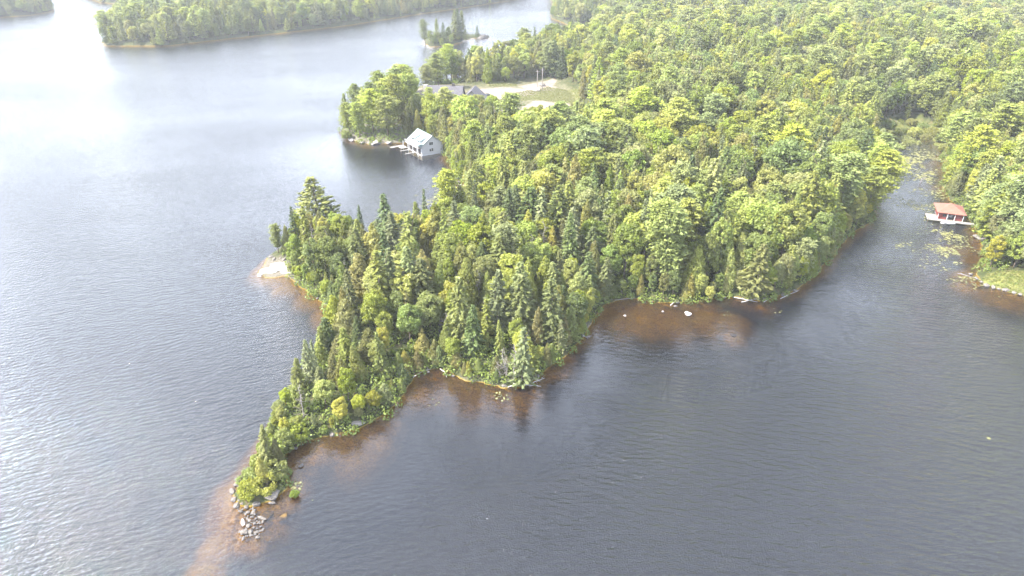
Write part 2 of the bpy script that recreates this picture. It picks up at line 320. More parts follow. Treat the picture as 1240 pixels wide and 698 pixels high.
# ------------------------------------------------------------------ water
def water_mat():
    m = bpy.data.materials.new('lake_water'); m.use_nodes = True; t = m.node_tree; t.nodes.clear()
    L = t.links.new; N = t.nodes.new
    o = N('ShaderNodeOutputMaterial'); g = N('ShaderNodeNewGeometry')
    def wave(rot, sc, stretch, det, rough=0.55):
        mp = N('ShaderNodeMapping'); mp.inputs['Rotation'].default_value = (0, 0, R(rot)); mp.inputs['Scale'].default_value = (sc/stretch, sc, 1)
        L(g.outputs['Position'], mp.inputs['Vector'])
        n = N('ShaderNodeTexNoise'); n.inputs['Scale'].default_value = 1.0; n.inputs['Detail'].default_value = det; n.inputs['Roughness'].default_value = rough
        n.inputs['Distortion'].default_value = 0.25
        L(mp.outputs[0], n.inputs['Vector']); return n.outputs['Fac']
    def mth(op, a, b):
        x = N('ShaderNodeMath'); x.operation = op
        for i, q in enumerate((a, b)):
            if hasattr(q, 'links'): L(q, x.inputs[i])
            else: x.inputs[i].default_value = q
        return x.outputs[0]
    sx = N('ShaderNodeSeparateXYZ'); L(g.outputs['Position'], sx.inputs[0])
    side = N('ShaderNodeMapRange'); side.interpolation_type = 'SMOOTHSTEP'; side.inputs['From Min'].default_value = -45; side.inputs['From Max'].default_value = 25
    L(sx.outputs['X'], side.inputs['Value'])
    left = mth('ADD', wave(-28, 1.9, 1.7, 4, 0.62), mth('MULTIPLY', wave(-12, 0.6, 1.8, 2), 0.9))
    right = mth('ADD', mth('MULTIPLY', wave(24, 1.6, 2.6, 4, 0.62), 0.8), mth('MULTIPLY', wave(12, 0.45, 2.4, 2), 0.8))
    def swell(rot, length, dist):
        mp = N('ShaderNodeMapping'); mp.inputs['Rotation'].default_value = (0, 0, R(rot)); L(g.outputs['Position'], mp.inputs['Vector'])
        wv = N('ShaderNodeTexWave'); wv.bands_direction = 'Y'; wv.inputs['Scale'].default_value = 0.314/length; wv.inputs['Distortion'].default_value = dist
        wv.inputs['Detail'].default_value = 2.5; wv.inputs['Detail Scale'].default_value = 0.55; L(mp.outputs[0], wv.inputs['Vector']); return wv.outputs['Fac']
    left = mth('ADD', mth('MULTIPLY', left, 0.6), mth('MULTIPLY', swell(-24, 1.2, 9.0), 0.07))
    right = mth('ADD', mth('MULTIPLY', right, 1.4), mth('MULTIPLY', swell(20, 1.35, 7.0), 0.15))
    mh = N('ShaderNodeMix'); mh.data_type = 'FLOAT'; L(side.outputs[0], mh.inputs[0]); L(left, mh.inputs[2]); L(right, mh.inputs[3])
    # gusts and slicks
    gust = wave(35, 0.016, 2.5, 3); gr = N('ShaderNodeMapRange'); gr.inputs['From Min'].default_value = 0.32; gr.inputs['From Max'].default_value = 0.66
    gr.inputs['To Min'].default_value = 0.62; gr.inputs['To Max'].default_value = 1.15; L(gust, gr.inputs['Value'])
    calm = None
    for (u_, v_, r_, k_) in ((430, 548, 16, .85), (480, 505, 14, .8), (560, 472, 17, .85), (620, 485, 18, .85), (690, 445, 15, .8), (745, 388, 20, .85), (800, 385, 24, .85), (860, 380, 24, .85), (920, 375, 22, .8), (985, 350, 18, .75), (1035, 295, 16, .7), (1185, 325, 16, .8), (1230, 372, 12, .6), (470, 190, 45, .6), (1100, 230, 45, .7), (340, 615, 7, .6)):
        px_, py_ = P(u_, v_); vd = N('ShaderNodeVectorMath'); vd.operation = 'DISTANCE'; vd.inputs[1].default_value = (px_, py_, 0); L(g.outputs['Position'], vd.inputs[0])
        m_ = N('ShaderNodeMapRange'); m_.interpolation_type = 'SMOOTHSTEP'; m_.inputs['From Min'].default_value = r_*0.3; m_.inputs['From Max'].default_value = r_*1.3; m_.inputs['To Min'].default_value = 1-k_; L(vd.outputs['Value'], m_.inputs['Value'])
        calm = m_.outputs[0] if calm is None else mth('MINIMUM', calm, m_.outputs[0])
    hgt = mth('MULTIPLY', mth('MULTIPLY', mh.outputs[0], gr.outputs[0]), calm)
    bp = N('ShaderNodeBump'); bp.inputs['Strength'].default_value = 1.0; bp.inputs['Distance'].default_value = 0.48; L(hgt, bp.inputs['Height'])
    fr = N('ShaderNodeFresnel'); fr.inputs['IOR'].default_value = 1.55; L(bp.outputs[0], fr.inputs['Normal'])
    gl = N('ShaderNodeBsdfGlossy'); gl.inputs['Roughness'].default_value = 0.06; gl.inputs['Color'].default_value = (1, 1, 1, 1); L(bp.outputs[0], gl.inputs['Normal'])
    tr = N('ShaderNodeBsdfTransparent'); tr.inputs['Color'].default_value = (0.88, 0.76, 0.40, 1)
    df = N('ShaderNodeBsdfDiffuse'); df.inputs['Color'].default_value = (0.045, 0.055, 0.085, 1)
    ms = N('ShaderNodeMixShader'); ms.inputs[0].default_value = 0.09; L(tr.outputs[0], ms.inputs[1]); L(df.outputs[0], ms.inputs[2])
    m2 = N('ShaderNodeMixShader'); L(fr.outputs[0], m2.inputs[0]); L(ms.outputs[0], m2.inputs[1]); L(gl.outputs[0], m2.inputs[2])
    L(m2.outputs[0], o.inputs['Surface'])
    return m
wme = np_mesh('lake', [(-2600,-400,0),(2600,-400,0),(2600,3800,0),(-2600,3800,0)], [(0,1,2,3)], water_mat())
lake = setp(link('lake', wme), kind='structure')

# ------------------------------------------------------------------ tree shapes
def unit(a): return a/np.maximum(np.linalg.norm(a, axis=-1, keepdims=True), 1e-9)
def cards(c, n, tdir, a, b):
    n = unit(n); t = unit(tdir - np.sum(tdir*n, 1, keepdims=True)*n); s = np.cross(n, t)
    a = np.asarray(a).reshape(-1, 1); b = np.asarray(b).reshape(-1, 1)
    V = np.stack([c + t*a, c + s*b + t*a*0.1, c - t*a, c - s*b - t*a*0.1], 1).reshape(-1, 3)
    return V, np.arange(len(V)).reshape(-1, 4)
def broad_crown(seed, h, w, nl=34, per=180, low=0.16, leaf=0.25):
    nl = int(nl*2.3)
    g = np.random.default_rng(seed); cs, ns, sz = [], [], []
    cz, rz = h*(0.5+low/2), h*(0.5-low/2)
    for i in range(nl):
        el = math.asin(g.uniform(-0.75, 1)); az = i*2.399 + g.uniform(-0.3, 0.3)
        k = g.uniform(0.55, 0.86); rr = w/2*k*(1.0 if el < 0.2 else 1.0)
        c = np.array([rr*math.cos(el)*math.cos(az), rr*math.cos(el)*math.sin(az), cz + rz*k*math.sin(el)])
        lr = w*g.uniform(0.07, 0.15)
        m = int(per*0.75*(lr/(w*0.12))**2)
        d = unit(g.normal(size=(m, 3))); out = unit(c - np.array([0, 0, cz*0.8]))
        keep = (d @ out) > -0.35; d = d[keep]
        p = c + d*lr*g.uniform(0.55, 1.3, (len(d), 1))*np.array([1.0, 1.0, 0.95])
        cs.append(p); ns.append(d*0.8 + np.array([0, 0, 0.35]) + 0.55*g.normal(size=d.shape)); sz.append(np.full(len(d), leaf)*g.uniform(0.6, 1.35, len(d)))
    c = np.concatenate(cs); n = np.concatenate(ns); s = np.concatenate(sz)
    return cards(c, n, g.normal(size=c.shape), s, s*0.62)
def cedar_crown(seed, h, rad, m=4600, power=0.75, low=0.05, leaf=0.30):
    """a cone of many small upright plumes"""
    g = np.random.default_rng(seed); cs, ns, ts, sz = [], [], [], []
    nl = int(m/42)
    for i in range(nl):
        f = 1 - math.sqrt(g.uniform(0, 1)); z = low + (1-low)*f**0.95; th = i*2.399 + g.uniform(-.4, .4)
        pr = min(1.0, (1-z)**power*1.2); r = rad*pr*g.uniform(0.55, 0.95)
        lr = rad*(0.16+0.16*pr)*g.uniform(0.7, 1.3); lh = h*0.075*g.uniform(0.7, 1.5)*(0.6+0.4*pr)
        k = int(42*g.uniform(0.8, 1.2)); d = unit(g.normal(size=(k, 3)))
        out = np.array([math.cos(th), math.sin(th), 0.25]); d = d[(d @ out) > -0.45]
        c0 = np.array([r*math.cos(th), r*math.sin(th), z*h])
        tap = 1 - 0.45*(d[:, 2:3] > 0)*d[:, 2:3]
        c = c0 + d*np.array([lr, lr, lh])*np.concatenate([tap, tap, np.ones_like(tap)], 1)*g.uniform(0.6, 1.25, (len(d), 1)); c[:, 2] += 0.0
        cs.append(c); ns.append(d + 0.5*out + 0.5*g.normal(size=d.shape)); ts.append(np.array([0.5*out[0], 0.5*out[1], 1.0]) + 0.4*g.normal(size=d.shape)); sz.append(leaf*g.uniform(0.6, 1.3, len(d)))
    c, n, t, s_ = map(np.concatenate, (cs, ns, ts, sz)); c[:, 2] = np.maximum(c[:, 2], 0.05)
    return cards(c, n, t, s_, s_*0.45)
def tier_crown(seed, h, rad, low=0.08, step=0.5, nb=8, droop=-0.25, lift=0.2, power=0.85, per=9, leaf=0.34, jit=0.2, gap=0.0, flat=0.5):
    g = np.random.default_rng(seed); cs, ns, ts, sz = [], [], [], []
    z = low*h
    while z < h*0.985:
        k = (1 - (z/h-low)/(1-low)); R_ = rad*k**power*g.uniform(1-jit, 1+jit) + 0.12
        n_ = max(3, int(nb*(0.5+0.5*k)))
        a0 = g.uniform(0, 6.28)
        for b in range(n_):
            if g.uniform() < gap: continue
            az = a0 + b*2*math.pi/n_ + g.uniform(-0.3, 0.3); L_ = R_*g.uniform(0.72, 1.12)
            m = max(4, int(per*(0.4+L_/rad)))
            t = np.sqrt(g.uniform(0.03, 1.0, m)); side = g.normal(size=m)*0.17*L_*(1.15-t)
            x = t*L_; zz = z + droop*x + lift*x*x/max(L_, 0.3) + g.normal(size=m)*0.09
            ca, sa = math.cos(az), math.sin(az)
            cs.append(np.stack([x*ca - side*sa, x*sa + side*ca, zz], 1))
            ns.append(np.stack([0.45*flat*g.normal(size=m)+0.25*ca, 0.45*flat*g.normal(size=m)+0.25*sa, np.ones(m)], 1) + 0.25*g.normal(size=(m, 3)))
            ts.append(np.stack([ca - 0.6*side*sa, sa + 0.6*side*ca, droop*np.ones(m)*0.8+0.2], 1) + 0.3*g.normal(size=(m, 3)))
            sz.append(leaf*g.uniform(0.65, 1.3, m))
        z += step*g.uniform(0.75, 1.25)*(0.55+0.45*k)
    c, n, t, s = map(np.concatenate, (cs, ns, ts, sz))
    return cards(c, n, t, s, s*0.45)
def pine_crown(seed, h, rad, leaf=0.3):
    g = np.random.default_rng(seed); cs, ns, ts, sz = [], [], [], []
    z = 0.24*h
    while z < h*0.98:
        k = 1-(z/h-0.24)/0.76; R_ = rad*(0.35+0.75*math.sin(math.pi*min(1, 0.12+k*0.75)))*g.uniform(0.75, 1.15)*(1 if k > 0.12 else 0.6)
        n_ = int(g.integers(4, 7)); a0 = g.uniform(0, 6.28)
        for b in range(n_):
            az = a0 + b*2*math.pi/n_ + g.uniform(-0.35, 0.35); L_ = R_*g.uniform(0.6, 1.15); ca, sa = math.cos(az), math.sin(az)
            for q in range(5):
                t = (q+1.2)/5.6; m = 17
                cx = t*L_; cz = z + 0.16*cx + g.normal()*0.08; sd = g.normal()*0.22*L_*t
                d = g.normal(size=(m, 3))*np.array([0.42, 0.42, 0.13])*(0.6+0.5*L_/rad)
                cs.append(np.array([cx*ca-sd*sa, cx*sa+sd*ca, cz]) + d)
                ns.append(np.stack([g.normal(size=m)*0.5, g.normal(size=m)*0.5, np.ones(m)], 1)); ts.append(np.tile([ca, sa, 0.45], (m, 1)) + 0.6*g.normal(size=(m, 3)))
                sz.append(leaf*g.uniform(0.6, 1.3, m))
        z += g.uniform(0.55, 1.0)*(0.6+0.4*k)
    c, n, t, s = map(np.concatenate, (cs, ns, ts, sz))
    return cards(c, n, t, s, s*0.42)
def trunk_mb(seed, h, r, kind):
    g = random.Random(seed); mb = MB(); n = 6
    pts = [(g.uniform(-.12, .12)*i, g.uniform(-.12, .12)*i, h*0.96*i/n - (0.5 if i == 0 else 0)) for i in range(n+1)]
    mb.tube(pts, [r*(1-0.88*(i/n)) for i in range(n+1)], 7)
    nl = {'broad': 9, 'pine': 16, 'conifer': 10, 'dead': 42}[kind]
    for i in range(nl):
        f = g.uniform(0.25, 0.9) if kind != 'dead' else g.uniform(0.12, 0.97); k = f*n; j = int(k); q = k-j
        p = Vector(pts[j]).lerp(Vector(pts[min(j+1, n)]), q); az = g.uniform(0, 6.28)
        L_ = {'broad': h*0.22, 'pine': h*0.2*(1.1-f), 'conifer': h*0.09*(1.1-f)+0.2, 'dead': h*0.17*(1.12-f)+0.2}[kind]*g.uniform(0.6, 1.2); up = {'broad': 0.8, 'pine': 0.15, 'conifer': -0.1, 'dead': g.uniform(-0.1, 0.45)}[kind]
        e = p + Vector((math.cos(az)*L_, math.sin(az)*L_, up*L_)); mid = p.lerp(e, 0.5) + Vector((0, 0, -0.08*L_))
        r0 = max(0.03, r*0.35*(1-f*0.6)); mb.tube([p, mid, e], [r0, r0*0.6, r0*0.2], 4)
        if kind == 'dead':
            for _ in range(2):
                s = mid.lerp(e, g.uniform(0, 0.8)); a2 = az + g.choice((-0.8, 0.8)); mb.tube([s, s + Vector((math.cos(a2), math.sin(a2), 0.3))*L_*0.4], [r0*0.45, r0*0.15], 3)
    return mb
LM = {
 'broadleaf_tree': [('bright green', leaf_mat('leaf_bright', (0.175, 0.225, 0.036))), ('yellow green', leaf_mat('leaf_yellow', (0.23, 0.255, 0.045))), ('mid green', leaf_mat('leaf_mid', (0.12, 0.165, 0.032))), ('pale green', leaf_mat('leaf_pale', (0.19, 0.22, 0.07)))],
 'cedar_tree': [('olive', leaf_mat('leaf_olive', (0.15, 0.165, 0.042))), ('fresh green', leaf_mat('leaf_fresh', (0.165, 0.21, 0.04))), ('yellowish', leaf_mat('leaf_cedar', (0.20, 0.205, 0.05)))],
 'spruce_tree': [('dark green', leaf_mat('leaf_dark', (0.07, 0.10, 0.030), 0.2)), ('grey green', leaf_mat('leaf_grey', (0.105, 0.13, 0.05), 0.2)), ('moss green', leaf_mat('leaf_moss', (0.13, 0.16, 0.036), 0.25))],
 'pine_tree': [('blue green', leaf_mat('leaf_blue', (0.12, 0.155, 0.045), 0.25)), ('light green', leaf_mat('leaf_light', (0.17, 0.215, 0.045), 0.3))],
}
KW = {'broadleaf_tree': 'broadleaf tree', 'cedar_tree': 'cedar', 'spruce_tree': 'spruce', 'pine_tree': 'pine', 'dead_tree': 'dead tree'}
H0 = 13.0
SHAPES = {
 'broadleaf_tree': [(broad_crown(11, H0, 6.6), 'round'), (broad_crown(12, H0, 5.4, 30, 190), 'oval'), (broad_crown(13, H0, 6.4, 38, 170, 0.16), 'spreading'), (broad_crown(14, H0, 4.6, 28, 170, 0.1), 'slim')],
 'cedar_tree': [(cedar_crown(21, H0, 2.1, 6000, 0.8), 'columnar'), (cedar_crown(22, H0, 2.9, 7600, 0.95), 'conical'), (cedar_crown(23, H0, 2.5, 6400, 1.05), 'pointed')],
 'spruce_tree': [(tier_crown(31, H0, 2.2, per=13), 'narrow'), (tier_crown(32, H0, 2.9, step=0.6, nb=10, per=15), 'broad'), (tier_crown(33, H0, 1.6, step=0.42, nb=7, per=8, gap=0.12, jit=0.35), 'spire-topped'), (tier_crown(34, H0, 3.2, step=0.75, nb=10, per=16, droop=-0.12, lift=0.12, jit=0.3, power=0.7), 'drooping')],
 'pine_tree': [(pine_crown(41, H0, 3.4), 'layered'), (pine_crown(42, H0, 2.8), 'upright'), (tier_crown(43, H0, 3.6, low=0.1, step=0.85, nb=8, droop=0.05, lift=0.18, per=24, leaf=0.36, jit=0.28, power=0.8, flat=0.8), 'pyramid-shaped')],
}
PROTO = {}     # kind -> list of (crown mesh, trunk mesh, colour, shape)
for k, shapes in SHAPES.items():
    tk = {'broadleaf_tree': 'broad', 'pine_tree': 'pine'}.get(k, 'conifer'); PROTO[k] = []
    for i, ((V, Qd), sh) in enumerate(shapes):
        tm = trunk_mb(50+i, H0, {'broad': 0.2, 'pine': 0.24, 'conifer': 0.16}[tk], tk).mesh('trunk', M['bark'], True)
        base = np_mesh('crown', V, Qd)
        for cname, lm in LM[k]:
            cm = base.copy(); cm.materials.append(lm); PROTO[k].append((cm, tm, cname, sh))
DEADM = [(trunk_mb(70+i, H0, 0.2, 'dead').mesh('trunk', M['dead'], True)) for i in range(3)]

# ------------------------------------------------------------------ where trees stand
rng = np.random.default_rng(5)
MASK_NO = [CLEAR, MARSH]
def grid(x0, x1, y0, y1, s):
    ys = np.arange(y0, y1, s*0.87); pts = []
    for j, y in enumerate(ys):
        xs = np.arange(x0 + (s/2 if j % 2 else 0), x1, s); pts.append(np.stack([xs, np.full(len(xs), y)], 1))
    p = np.concatenate(pts); return p + rng.uniform(-0.36*s, 0.36*s, p.shape)
near = grid(-130, 330, 60, 260, 4.0); mid = grid(-360, 560, 260, 460, 5.0); far = grid(-900, 1150, 460, 1150, 6.2)
pts = np.concatenate([near, mid, far])
U, Vp, FF = project(pts[:,0], pts[:,1], 6.0)
keep = (U > -110) & (U < 1350) & (Vp > -75) & (Vp < 800); pts = pts[keep]
d = land(pts[:,0], pts[:,1])
no = np.maximum(sdist(pts[:,0], pts[:,1], CLEAR), sdist(pts[:,0], pts[:,1], MARSH))
bare = sdist(pts[:,0], pts[:,1], BARE)
U, Vp, FF = project(pts[:,0], pts[:,1], 0.0)
keep = (d > 0.5) & (no < -0.5) & ~((bare > -2) & (rng.uniform(size=len(d)) < 0.75))
# the rocky tip, the pale beach and the grassy point carry no tall trees
keep &= ~((Vp > 565) & (U < 380)) & ~((U < 322) & (Vp > 300) & (Vp < 345)) & ~((U < 356) & (Vp > 311) & (Vp < 346)) & ~((Vp > 330) & (U > 1180) & (d < 6))
isl = PI_[4]; keep &= sdist(pts[:,0], pts[:,1], isl) < -2
pts, d, U, Vp = pts[keep], d[keep], U[keep], Vp[keep]

fringe = []
g_ = np.random.default_rng(12)
for i in range(len(PM)-1):
    a_, b_ = PM[i], PM[i+1]; L_ = np.hypot(*(b_-a_))
    if min(a_[1], b_[1]) > 300 or L_ > 120: continue
    nrm = np.array([-(b_-a_)[1], (b_-a_)[0]])/L_
    for q in np.arange(0.2, L_, 2.3):
        p = a_ + (b_-a_)*(q+g_.uniform(-.6,.6))/L_ + g_.normal(size=2)*0.3
        for sg in (1, -1):
            c = p + nrm*sg*g_.uniform(0.9, 1.7)
            if 0.2 < land(c[0:1], c[1:2])[0] < 3: fringe.append(c); break
fringe = np.array(fringe); fu, fv, _ = project(fringe[:,0], fringe[:,1], 0.0)
fk = (fu > -60) & (fu < 1320) & ~((fv > 555) & (fu < 380)) & ~((fu < 352) & (fv > 300) & (fv < 347)) & ~((fu > 1160) & (fv > 322)) & (sdist(fringe[:,0], fringe[:,1], BARE) < -1) & (sdist(fringe[:,0], fringe[:,1], MARSH) < -1) & ~((fu > 1130) & (fu < 1186) & (fv > 240) & (fv < 285)) & ~((fu > 488) & (fu < 545) & (fv > 165) & (fv < 186))
fringe = fringe[fk]; NF = len(fringe); pts = np.concatenate([pts, fringe]); d = land(pts[:,0], pts[:,1]); U, Vp, FF = project(pts[:,0], pts[:,1], 0.0)
is_f = np.zeros(len(pts), bool); is_f[-NF:] = True

# hand-placed trees: (u, v of the foot, kind, shape/colour index, height, width factor, label)
def pk(kind, shape, colour):
    for i, p in enumerate(PROTO[kind]):
        if p[2] == colour and p[3] == shape: return i
    raise KeyError((kind, shape, colour))
HAND = [
 (386,279,'pine_tree','pyramid-shaped','light green',14.0,1.75,'lone pyramid-shaped pine rising above the other trees of the western point'),
 (399,281,'pine_tree','pyramid-shaped','blue green',10.0,1.4,'shorter dark pine leaning in against the lone pyramid-shaped pine'),
 (337,307,'pine_tree','upright','blue green',7.5,0.95,'small outermost pine at the end of the western point above the pale beach'),
 (359,306,'spruce_tree','spire-topped','dark green',10.5,1.25,'dark spire-topped spruce just inland of the outermost pine on the western point'),
 (348,306,'cedar_tree','conical','olive',6.5,0.8,'low olive cedar between the outermost pine and the dark spire-topped spruce'),
 (515,279,'spruce_tree','spire-topped','dark green',12.0,0.9,'thin spire of a spruce against the bay water behind the narrow peninsula'),
 (438,292,'spruce_tree','narrow','dark green',10.0,0.8,'blunt-topped dark spruce on the back shore of the narrow peninsula'),
 (325,566,'spruce_tree','narrow','moss green',7.6,1.1,'slender green spruce standing highest above the rocky southern tip'),
 (337,563,'cedar_tree','conical','olive',5.6,0.75,'thin olive cedar at the right foot of the slender spruce on the tip'),
 (320,583,'cedar_tree','conical','yellowish',4.0,0.85,'stubby yellowish cedar just behind the last shrubs of the rocky tip'),
 (380,470,'spruce_tree','narrow','grey green',9.5,1.0,'grey-green pointed spruce on the outer edge of the western side'),
 (385,463,'spruce_tree','spire-topped','grey green',8.0,1.1,'thin grey spruce just behind the grey-green pointed spruce on the outer edge'),
 (632,462,'spruce_tree','spire-topped','grey green',11.5,1.5,'grey half-bare spruce at the cape edge above the fallen dead branches'),
 (1062,243,'pine_tree','layered','light green',15.5,1.25,'big layered pine overhanging the inlet mouth'),
 (1050,258,'pine_tree','layered','light green',13.5,1.1,'layered pine reaching over the water just below the big inlet pine'),
 (1060,212,'pine_tree','layered','blue green',14.0,1.1,'layered pine furthest up the inlet on its left bank'),
 (1205,292,'pine_tree','pyramid-shaped','light green',15.0,1.3,'tall bright pine right beside the red boathouse'),
 (1188,262,'pine_tree','pyramid-shaped','light green',13.0,1.1,'bright pine directly behind the red boathouse'),
 (1225,330,'broadleaf_tree','slim','bright green',10.0,1.0,'slim bright tree with pale stem on the grassy point'),
 (1243,322,'broadleaf_tree','round','mid green',11.0,1.0,'round green tree at the edge of the grassy point'),
 (858,362,'broadleaf_tree','round','yellow green',4.2,0.75,'little pale round bush at the water line below the tall wood'),
 (912,357,'spruce_tree','drooping','moss green',12.5,1.25,'wide drooping hemlock-like tree right at the southern shore'),
 (583,352,'broadleaf_tree','spreading','bright green',12.5,1.2,'brightest spreading tree crown in the middle of the narrow woods'),
 (800,215,'broadleaf_tree','round','yellow green',15.0,1.2,'yellow-green domed tree standing out of the middle woods'),
]
for u, v, h, c, s, wd in [(424,163,12,'light green','layered',.9),(436,167,13,'light green','upright',1.),(452,165,16,'light green','layered',1.),(447,158,14,'light green','upright',1.),(470,168,15,'light green','layered',1.1),(478,162,12,'light green','upright',1.),
        (477,137,14.5,'blue green','pyramid-shaped',.8),(499,137,14.5,'light green','layered',.8),(467,150,12,'light green','upright',.8),(520,152,12,'light green','upright',.8),(524,164,14,'light green','layered',.95),(541,158,14,'light green','layered',1.),
        (506,156,11,'light green','upright',.9),(531,113,16,'light green','layered',1.1),(519,117,12,'light green','layered',1.),(490,153,8,'light green','upright',.8)]:
    HAND.append((u, v, 'pine_tree', s, c, h, wd, None))
for u, v, kd, s, c, h, wd in [(515,53,'pine_tree','layered','blue green',16,.7),(522,54,'broadleaf_tree','round','mid green',9,.9),(530,53,'spruce_tree','broad','moss green',15,1.),(527,55,'broadleaf_tree','round','mid green',8,1.),
        (537,53,'spruce_tree','broad','dark green',13,1.1),(543,52,'broadleaf_tree','oval','mid green',10,.9),(550,50,'spruce_tree','narrow','moss green',19,1.3),(555,49,'spruce_tree','broad','dark green',20,.9),(559,48,'spruce_tree','narrow','moss green',19,1.4),
        (547,53,'broadleaf_tree','round','mid green',7,1.),(535,56,'broadleaf_tree','round','mid green',6,1.),(578,45,'spruce_tree','broad','dark green',9,1.1)]:
    HAND.append((u, v, kd, s, c, h, wd, None))
hand_xy = np.array([P(h[0], h[1], 0.8) for h in HAND])
for i, hnd in enumerate(HAND):
    dd = np.hypot(pts[:,0]-hand_xy[i,0], pts[:,1]-hand_xy[i,1]); rr = 3.6 if i in (0, 1) else 2.6 if hnd[5] > 6 else 1.6
    k = dd > rr; pts, d, U, Vp, is_f = pts[k], d[k], U[k], Vp[k], is_f[k]

# what grows where
n1 = wob(pts[:,0], pts[:,1], 14, 1.1) + 0.35*rng.normal(size=len(pts)); n2 = wob(pts[:,0], pts[:,1], 9, 2.2) + 0.5*rng.normal(size=len(pts)); pick = rng.uniform(size=len(pts))
peninsula = (Vp > 285) & (U < 735); farland = pts[:,1] > 420
trees = []     # x, y, z, kind, proto index, height, width factor, rotation, label
zz = height(pts[:,0], pts[:,1])
for i in range(len(pts)):
    x, y = pts[i]; q = pick[i]; r_ = rnd.random
    if peninsula[i]: kd = 'cedar_tree' if q < 0.34 + 0.12*n1[i] else 'spruce_tree' if q < 0.60 + 0.1*n1[i] else 'pine_tree' if q > 0.985 else 'dead_tree' if q > 0.94 else 'broadleaf_tree'
    elif Vp[i] < 150 and U[i] < 500 or (U[i] < 660 and Vp[i] < 60): kd = 'pine_tree' if (q < 0.62 and Vp[i] > 80) or q < 0.25 else 'spruce_tree' if q < 0.75 else 'cedar_tree' if q < 0.82 else 'broadleaf_tree'
    elif U[i] > 1090 and Vp[i] > 170: kd = 'pine_tree' if q < 0.28 else 'cedar_tree' if q < 0.5 else 'spruce_tree' if q < 0.6 else 'broadleaf_tree'
    elif farland[i]: kd = 'broadleaf_tree' if q < 0.60 + 0.3*n1[i] else 'spruce_tree' if q < 0.82 else 'pine_tree' if q < 0.94 else 'cedar_tree' if q < 0.992 else 'dead_tree'
    else: kd = 'broadleaf_tree' if q < 0.42 + 0.3*n1[i] else 'cedar_tree' if q < 0.62 else 'spruce_tree' if q < 0.86 else 'pine_tree' if q < 0.975 else 'dead_tree'
    if is_f[i]: kd = 'broadleaf_tree' if q < 0.5 else 'cedar_tree' if q < 0.85 else 'spruce_tree'
    edge = min(1.0, 0.55 + d[i]/9)*(0.72 if is_f[i] else 1)
    base = {'broadleaf_tree': 12.0, 'cedar_tree': 10.5, 'spruce_tree': 12.5, 'pine_tree': 14.5, 'dead_tree': 10.0}[kd]*(1.0 if not peninsula[i] else 0.82)
    if Vp[i] > 495 and peninsula[i] and q < 0.72: kd = 'broadleaf_tree'; base = 11.0
    if peninsula[i]: base *= {'spruce_tree': 1.15, 'broadleaf_tree': 0.88}.get(kd, 1.0)
    if Vp[i] > 430: base *= 0.68
    if Vp[i] > 520: base *= 0.8
    h = base*edge*(1 + 0.21*rnd.gauss(0, 1)); h = max(2.8, min(h, 18.5))
    if 575 < U[i] < 720 and 148 < Vp[i] < 190: h = min(h, 8.5)
    if 498 < U[i] < 604 and 125 < Vp[i] < 185: h = min(h, max(2.2, (Vp[i]-129)/2.9))
    if 604 <= U[i] < 715 and 138 < Vp[i] < 185: h = min(h, max(2.8, (Vp[i]-149)/2.9))
    if U[i] < 480 and 255 < Vp[i] < 330: h = min(h, 8.5 - 0.5*rnd.random())*(0.75 if math.hypot(x-hand_xy[0,0], y-hand_xy[0,1]) < 9 else 1)
    if kd == 'dead_tree': pi = rnd.randrange(3)
    else:
        P_ = PROTO[kd]; nc = len(LM[kd]); ns = len(P_)//nc
        ci = {'broadleaf_tree': 1 if n2[i] > 0.55 else 0 if n2[i] > -0.05 else 3 if n2[i] > -0.45 else 2, 'cedar_tree': 1 if n2[i] > 0.2 else 0 if n2[i] > -0.5 else 2,
              'spruce_tree': 2 if n2[i] > -0.1 else 1 if n2[i] > -0.55 else 0, 'pine_tree': 1 if n2[i] > -0.2 else 0}[kd]
        if Vp[i] > 495 and peninsula[i] and kd == 'broadleaf_tree': ci = (0, 1, 0, 3)[i % 4]
        si = rnd.randrange(ns)
        if peninsula[i] and kd == 'spruce_tree' and si == 3: si = 0
        if not peninsula[i] and kd == 'spruce_tree' and rnd.random() < 0.45: si = 3
        pi = si*nc + ci
    wf = rnd.uniform(0.85, 1.2)*(1.12 if kd == 'broadleaf_tree' and d[i] > 8 else 1.0)*(1.15 if farland[i] else 1.0)
    if kd in ('cedar_tree', 'spruce_tree') and peninsula[i]: wf *= rnd.uniform(1.0, 1.55)
    if h < 6: wf *= 1.1
    trees.append([x, y, float(zz[i]), kd, pi, h, wf, rnd.uniform(0, 6.28), None, False])
hz = height(hand_xy[:,0], hand_xy[:,1])
for i, (u, v, kd, s, c, h, wd, lab) in enumerate(HAND):
    trees.append([hand_xy[i,0], hand_xy[i,1], max(0.1, float(hz[i])), kd, pk(kd, s, c), h, wd, rnd.uniform(0, 6.28), lab, True])

# ------------------------------------------------------------------ telling trees apart in words
LANDMARKS = [(523,182,'white boathouse'),(1150,266,'red boathouse'),(545,128,'grey-roofed cottage'),(665,140,'pale gravel patch'),(330,327,'pale rock beach'),(386,279,'lone pyramid-shaped pine'),
 (737,352,'bleached standing snag'),(640,463,'grey branch-strewn cape'),(320,590,'rocky southern tip'),(505,455,'little notch of the shore'),(833,380,'white rock off the shore'),(985,338,'rounded eastern headland'),
 (1090,172,'lily-covered head of the inlet'),(1192,338,'grassy point'),(415,157,'pine-covered northern cape'),(800,215,'yellow-green domed tree'),(583,352,'brightest spreading crown'),(712,34,'far channel shore'),(540,50,'tiny wooded islet'),(565,228,'closed end of the bay'),(1062,243,'big inlet pine')]
LXY = [(P(a, b), n) for a, b, n in LANDMARKS]
ONES = 'zero one two three four five six seven eight nine ten eleven twelve thirteen fourteen fifteen sixteen seventeen eighteen nineteen'.split()
TENS = '_ _ twenty thirty forty fifty sixty seventy eighty ninety'.split()
